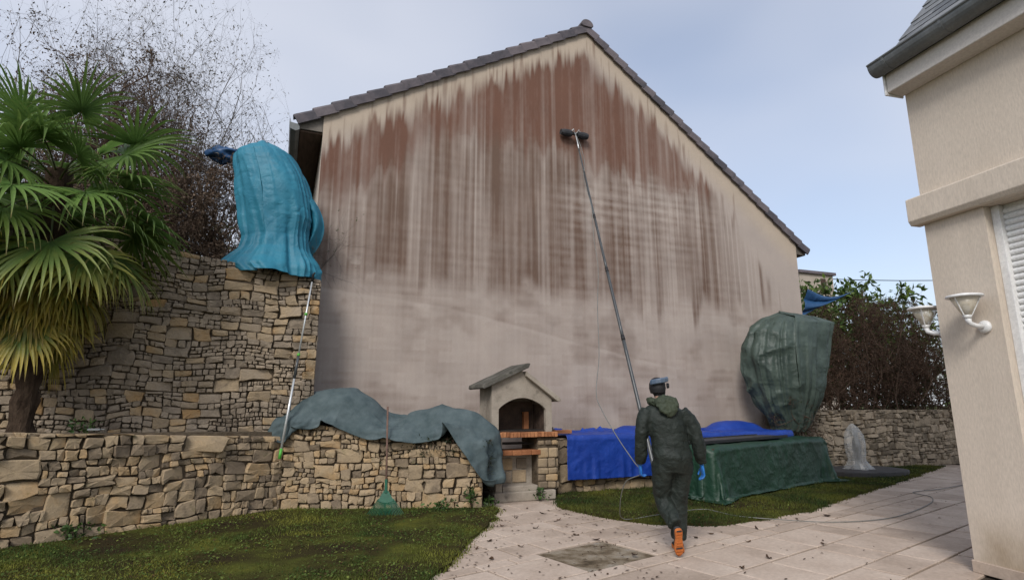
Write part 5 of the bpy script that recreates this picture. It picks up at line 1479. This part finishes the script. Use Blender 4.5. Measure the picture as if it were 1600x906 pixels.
# ------------------------------------------------------------------ the person
def loft(bm, rings, n=16):
    """rings: (centre, rx, ry, axis) elliptical sections; closed ends"""
    vs = []
    prev = None
    for (c, rx, ry, ax) in rings:
        ax = Vector(ax).normalized(); c = Vector(c)
        a = Vector((1, 0, 0)) - ax * ax.x; a.normalize(); b = ax.cross(a)
        vs.append([bm.verts.new(c + a * (rx * math.cos(2 * math.pi * k / n)) + b * (ry * math.sin(2 * math.pi * k / n))) for k in range(n)])
    for i in range(len(vs) - 1):
        for k in range(n): bm.faces.new((vs[i][k], vs[i][(k + 1) % n], vs[i + 1][(k + 1) % n], vs[i + 1][k]))
    bm.faces.new(vs[0][::-1]); bm.faces.new(vs[-1])

def limb(bm, pts, rad, n=12, sub=5):
    P = bez(pts, sub); m = len(P); out = []
    R_ = np.interp(np.linspace(0, len(rad) - 1, m), range(len(rad)), rad)
    for i, p in enumerate(P):
        t = P[min(i + 1, m - 1)] - P[max(i - 1, 0)]
        out.append((p, R_[i], R_[i], t))
    loft(bm, out, n)

def solid(name, bm, vox, mt, parent, smooth_it=6, disp=()):
    bmesh.ops.recalc_face_normals(bm, faces=bm.faces)
    me = bpy.data.meshes.new(name); bm.to_mesh(me); bm.free()
    o = bpy.data.objects.new(name, me); C.objects.link(o)
    m = o.modifiers.new('r', 'REMESH'); m.mode = 'VOXEL'; m.voxel_size = vox
    s = o.modifiers.new('s', 'SMOOTH'); s.iterations = smooth_it; s.factor = .5
    for k, (sc, st) in enumerate(disp):
        tx = bpy.data.textures.new('wrinkle', 'CLOUDS'); tx.noise_scale = sc; tx.noise_depth = 2
        d = o.modifiers.new('d%d' % k, 'DISPLACE'); d.texture = tx; d.strength = st; d.mid_level = .5; d.texture_coords = 'LOCAL'
    dg = bpy.context.evaluated_depsgraph_get()
    m2 = bpy.data.meshes.new_from_object(o.evaluated_get(dg))
    bpy.data.objects.remove(o); m2.name = name
    m2.polygons.foreach_set('use_smooth', np.ones(len(m2.polygons), dtype=bool))
    m2.materials.clear()
    return add(name, m2, mt, parent)

per = empty('person', (1.695, 6.22, 0.0), R(4), 'person seen from behind in dark green hooded coverall and blue gloves, walking on the patio', 'person')
per.scale = (.94, .97, 1.0)
sx = lambda x, z: x - .07 * (z - .95) / .5
bm = bmesh.new()
tor = [(.80, .150, .115, .0), (.88, .205, .150, -.01), (.97, .218, .165, -.02), (1.06, .212, .155, -.005), (1.16, .212, .152, .0), (1.28, .226, .158, .005), (1.38, .236, .152, .01), (1.45, .212, .130, .02), (1.505, .130, .100, .035), (1.55, .080, .080, .05)]
loft(bm, [((sx(0, z), y, z), rx, ry, (0, 0, 1)) for z, rx, ry, y in tor], 22)
loft(bm, [((sx(0, 1.52), .05, 1.50), .065, .068, (0, .15, 1)), ((sx(0, 1.6), .075, 1.60), .062, .066, (0, .15, 1)), ((sx(0, 1.62), .085, 1.635), .074, .085, (0, .1, 1)), ((sx(0, 1.68), .095, 1.69), .078, .098, (0, 0, 1)), ((sx(0, 1.73), .09, 1.735), .066, .085, (0, 0, 1)), ((sx(0, 1.76), .085, 1.765), .035, .045, (0, 0, 1))], 18)
SHL, SHR = (sx(-.185, 1.42), .01, 1.425), (sx(.185, 1.42), .01, 1.425)
ELL, WRL = (-.345, .02, 1.13), (-.335, .12, .885)
ELR, WRR = (.285, -.02, 1.13), (.350, .03, .885)
limb(bm, [SHL, ((SHL[0] + ELL[0]) / 2 - .025, .0, 1.30), ELL, ((ELL[0] + WRL[0]) / 2, .075, 1.0), WRL], [.088, .086, .076, .072, .056])
limb(bm, [SHR, ((SHR[0] + ELR[0]) / 2 + .025, .0, 1.30), ELR, ((ELR[0] + WRR[0]) / 2, .0, 1.0), WRR], [.088, .086, .076, .072, .056])
limb(bm, [(-.095, .0, .90), (-.105, .06, .72), (-.095, .125, .52), (-.075, .0, .40), (-.055, -.14, .31)], [.128, .118, .098, .092, .080])
limb(bm, [(.098, .0, .90), (.100, .06, .72), (.088, .115, .50), (.075, .115, .30), (.060, .10, .115)], [.128, .116, .096, .090, .082])
body = solid('body', bm, .014, M['coverall'], per, 9, ((.20, .040), (.075, .024), (.03, .009)))
# skin and dark balaclava show above the collar
body.data.materials.append(M['skin']); body.data.materials.append(M['black'])
for p in body.data.polygons:
    z = p.center.z
    if z > 1.585: p.material_index = 2
    elif z > 1.565: p.material_index = 1
# hood lying on the shoulders
bm = bmesh.new()
hx = sx(0, 1.5)
ringp = [(hx + .135 * math.sin(a), .035 - .115 * math.cos(a), 1.515 + .022 * math.cos(a) * -1 + .02) for a in np.linspace(-2.5, 2.5, 15)]
limb(bm, ringp, [.030, .040, .046, .050, .046, .040, .030], 10, 2)
loft(bm, [((hx, -.055, 1.59), .06, .035, (0, .3, 1)), ((hx, -.10, 1.55), .125, .050, (0, .3, 1)), ((hx + .005, -.135, 1.48), .135, .048, (0, .1, 1)), ((hx + .012, -.155, 1.42), .095, .036, (0, 0, 1)), ((hx + .018, -.158, 1.375), .030, .018, (0, 0, 1))], 16)
solid('hood', bm, .010, M['hood'], per, 4, ((.06, .03), (.03, .012)))
# head cover with a visor strap pushed to the back
hx = sx(0, 1.7)
bm = bmesh.new()
loft(bm, [((hx, .08, 1.615), .080, .094, (0, 0, 1)), ((hx, .085, 1.67), .094, .112, (0, 0, 1)), ((hx, .085, 1.725), .090, .108, (0, 0, 1)), ((hx, .085, 1.77), .066, .080, (0, 0, 1)), ((hx, .085, 1.79), .028, .034, (0, 0, 1))], 20)
hc = solid('head_cover', bm, .010, M['black'], per, 3)
bm = bmesh.new()
loft(bm, [((hx - .115, -.005, 1.735), .012, .024, (1, 0, 0)), ((hx - .09, -.030, 1.742), .02, .040, (1, 0, 0)), ((hx, -.046, 1.752), .02, .044, (1, 0, 0)), ((hx + .07, -.034, 1.756), .02, .040, (1, 0, 0)), ((hx + .10, -.010, 1.75), .012, .024, (1, 0, 0))], 12)
for v in bm.verts: pass
vs_ = MB()
arc_ = [(hx + .118 * math.sin(a), .075 - .128 * math.cos(a)) for a in np.linspace(-1.05, .95, 15)]
P = []
for (x, y), a in zip(arc_, np.linspace(-1.05, .95, 15)):
    dz = .018 * a
    for (ro, z) in ((.0, 1.722), (-.010, 1.730), (-.010, 1.768), (.004, 1.780), (.02, 1.776), (.02, 1.726)):
        P.append((x - ro * -math.sin(a) * -1, y + ro * math.cos(a), z + dz))
m_ = 6
F = [(i * m_ + k, i * m_ + (k + 1) % m_, (i + 1) * m_ + (k + 1) % m_, (i + 1) * m_ + k) for i in range(14) for k in range(m_)] + [tuple(range(m_))[::-1], tuple(range(14 * m_, 15 * m_))]
bm.free()
vs_.poly(P, F).build('visor', M['cap_stripe'], hc, smooth=False, bevel=.003, seg=1)
MB().tube([(hx + .10, .05, 1.70), (hx + .125, .045, 1.70)], [.030, .026], 12).build('filter_knob', M['rubber'], hc, smooth=True)
# gloves
def glove(wr, dr, side, curl):
    """dr: direction from wrist to knuckles; side: +1 right hand, -1 left"""
    bm = bmesh.new()
    wr = Vector(wr); d = Vector(dr).normalized(); f = Vector((0, 1, 0)); f = (f - d * f.dot(d)).normalized(); s = d.cross(f) * 1.0   # f: thumb side (forward)
    if s.x * side < 0: s = -s     # s points outward = back of hand
    def W(a, b, c): return wr + d * a + f * b + s * c
    palm = [(-.03, .029, .026), (.0, .030, .021), (.035, .040, .017), (.075, .043, .016), (.092, .038, .013)]
    vs = []
    for a, hw, ht in palm:
        vs.append([bm.verts.new(W(a, hw * math.cos(2 * math.pi * k / 14), ht * math.sin(2 * math.pi * k / 14))) for k in range(14)])
    for i in range(len(vs) - 1):
        for k in range(14): bm.faces.new((vs[i][k], vs[i][(k + 1) % 14], vs[i + 1][(k + 1) % 14], vs[i + 1][k]))
    bm.faces.new(vs[0][::-1]); bm.faces.new(vs[-1])
    for (b, ln, ex) in ((.030, .070, 0), (.010, .080, .05), (-.011, .074, .1), (-.030, .058, .15)):
        p = W(.080, b, 0); ang = .1; pts = [p]
        for q in range(3):
            ang += curl + ex * curl
            p = p + (d * math.cos(ang) - s * math.sin(ang)) * ln * (.42, .32, .26)[q]; pts.append(p)
        limb(bm, pts, [.0105, .0100, .0095, .0080], 8, 4)
    pts = [W(.018, .030, -.004), W(.045, .052, -.012), W(.068, .058, -.026), W(.088, .052, -.040)]
    limb(bm, pts, [.014, .0125, .011, .009], 8, 4)
    # cuff over the sleeve end
    return solid('glove', bm, .0042, M['glove'], per, 3)
glove((WRL[0], WRL[1] + .012, WRL[2] - .035), (.12, .18, -1), -1, .62)
glove((WRR[0], WRR[1] + .008, WRR[2] - .035), (.16, .10, -1), 1, .42)
# shoes: outline along the foot
def shoe(heel, toe, up, label):
    h = Vector(heel); t = Vector(toe); d = (t - h).normalized(); L_ = (t - h).length; u = Vector(up); u = (u - d * u.dot(d)).normalized(); s = d.cross(u)
    def W(a, b, c): return h + d * a * L_ + s * b + u * c
    bm = bmesh.new(); vs = []
    prof = [(-.04, .022, .02, .055), (.02, .036, .02, .085), (.14, .038, .02, .100), (.32, .036, .02, .090), (.52, .043, .02, .070), (.74, .047, .02, .055), (.92, .036, .02, .045), (1.02, .014, .02, .035)]
    for a, hw, z0, z1 in prof:
        zc, hh = (z0 + z1) / 2, (z1 - z0) / 2
        vs.append([bm.verts.new(W(a, hw * math.cos(2 * math.pi * k / 14), zc + hh * math.sin(2 * math.pi * k / 14))) for k in range(14)])
    for i in range(len(vs) - 1):
        for k in range(14): bm.faces.new((vs[i][k], vs[i][(k + 1) % 14], vs[i + 1][(k + 1) % 14], vs[i + 1][k]))
    bm.faces.new(vs[0][::-1]); bm.faces.new(vs[-1])
    sh_ = solid('shoe', bm, .008, M['rubber'], per, 3)
    out = [(-.05, .018), (.0, .036), (.12, .039), (.35, .034), (.55, .043), (.76, .049), (.93, .037), (1.03, .014)]
    ring = [(a, b) for a, b in out] + [(a, -b) for a, b in out[::-1]]
    q = MB(); n = len(ring)
    q.poly([W(a, b, -.008 + .012 * max(0, abs(a - .35) - .5)) for a, b in ring] + [W(a, b * 1.02, .026) for a, b in ring], [tuple(range(n))[::-1], tuple(range(n, 2 * n))] + [(i, (i + 1) % n, n + (i + 1) % n, n + i) for i in range(n)])
    so_ = q.build('sole', M['orange'], sh_, bevel=.004, seg=1)
    for k in range(9):
        a = .0 + k * .115
        if abs(a - .40) < .06: continue
        wd = np.interp(a, [x for x, _ in out], [y for _, y in out]) * 1.5
        MB().poly([W(a - .022, -wd / 2, -.0125), W(a + .022, -wd / 2, -.0125), W(a + .022, wd / 2, -.0125), W(a - .022, wd / 2, -.0125), W(a - .022, -wd / 2, -.004), W(a + .022, -wd / 2, -.004), W(a + .022, wd / 2, -.004), W(a - .022, wd / 2, -.004)],
                  [(3, 2, 1, 0), (4, 5, 6, 7), (0, 1, 5, 4), (1, 2, 6, 5), (2, 3, 7, 6), (3, 0, 4, 7)]).build('tread', M['orange'] if k % 3 else M['rubber'], sh_)
    return sh_
shoe((-.062, -.245, .275), (-.030, -.135, .022), (0, 1, .35), '')
shoe((.060, .045, .014), (.085, .325, .014), (0, 0, 1), '')
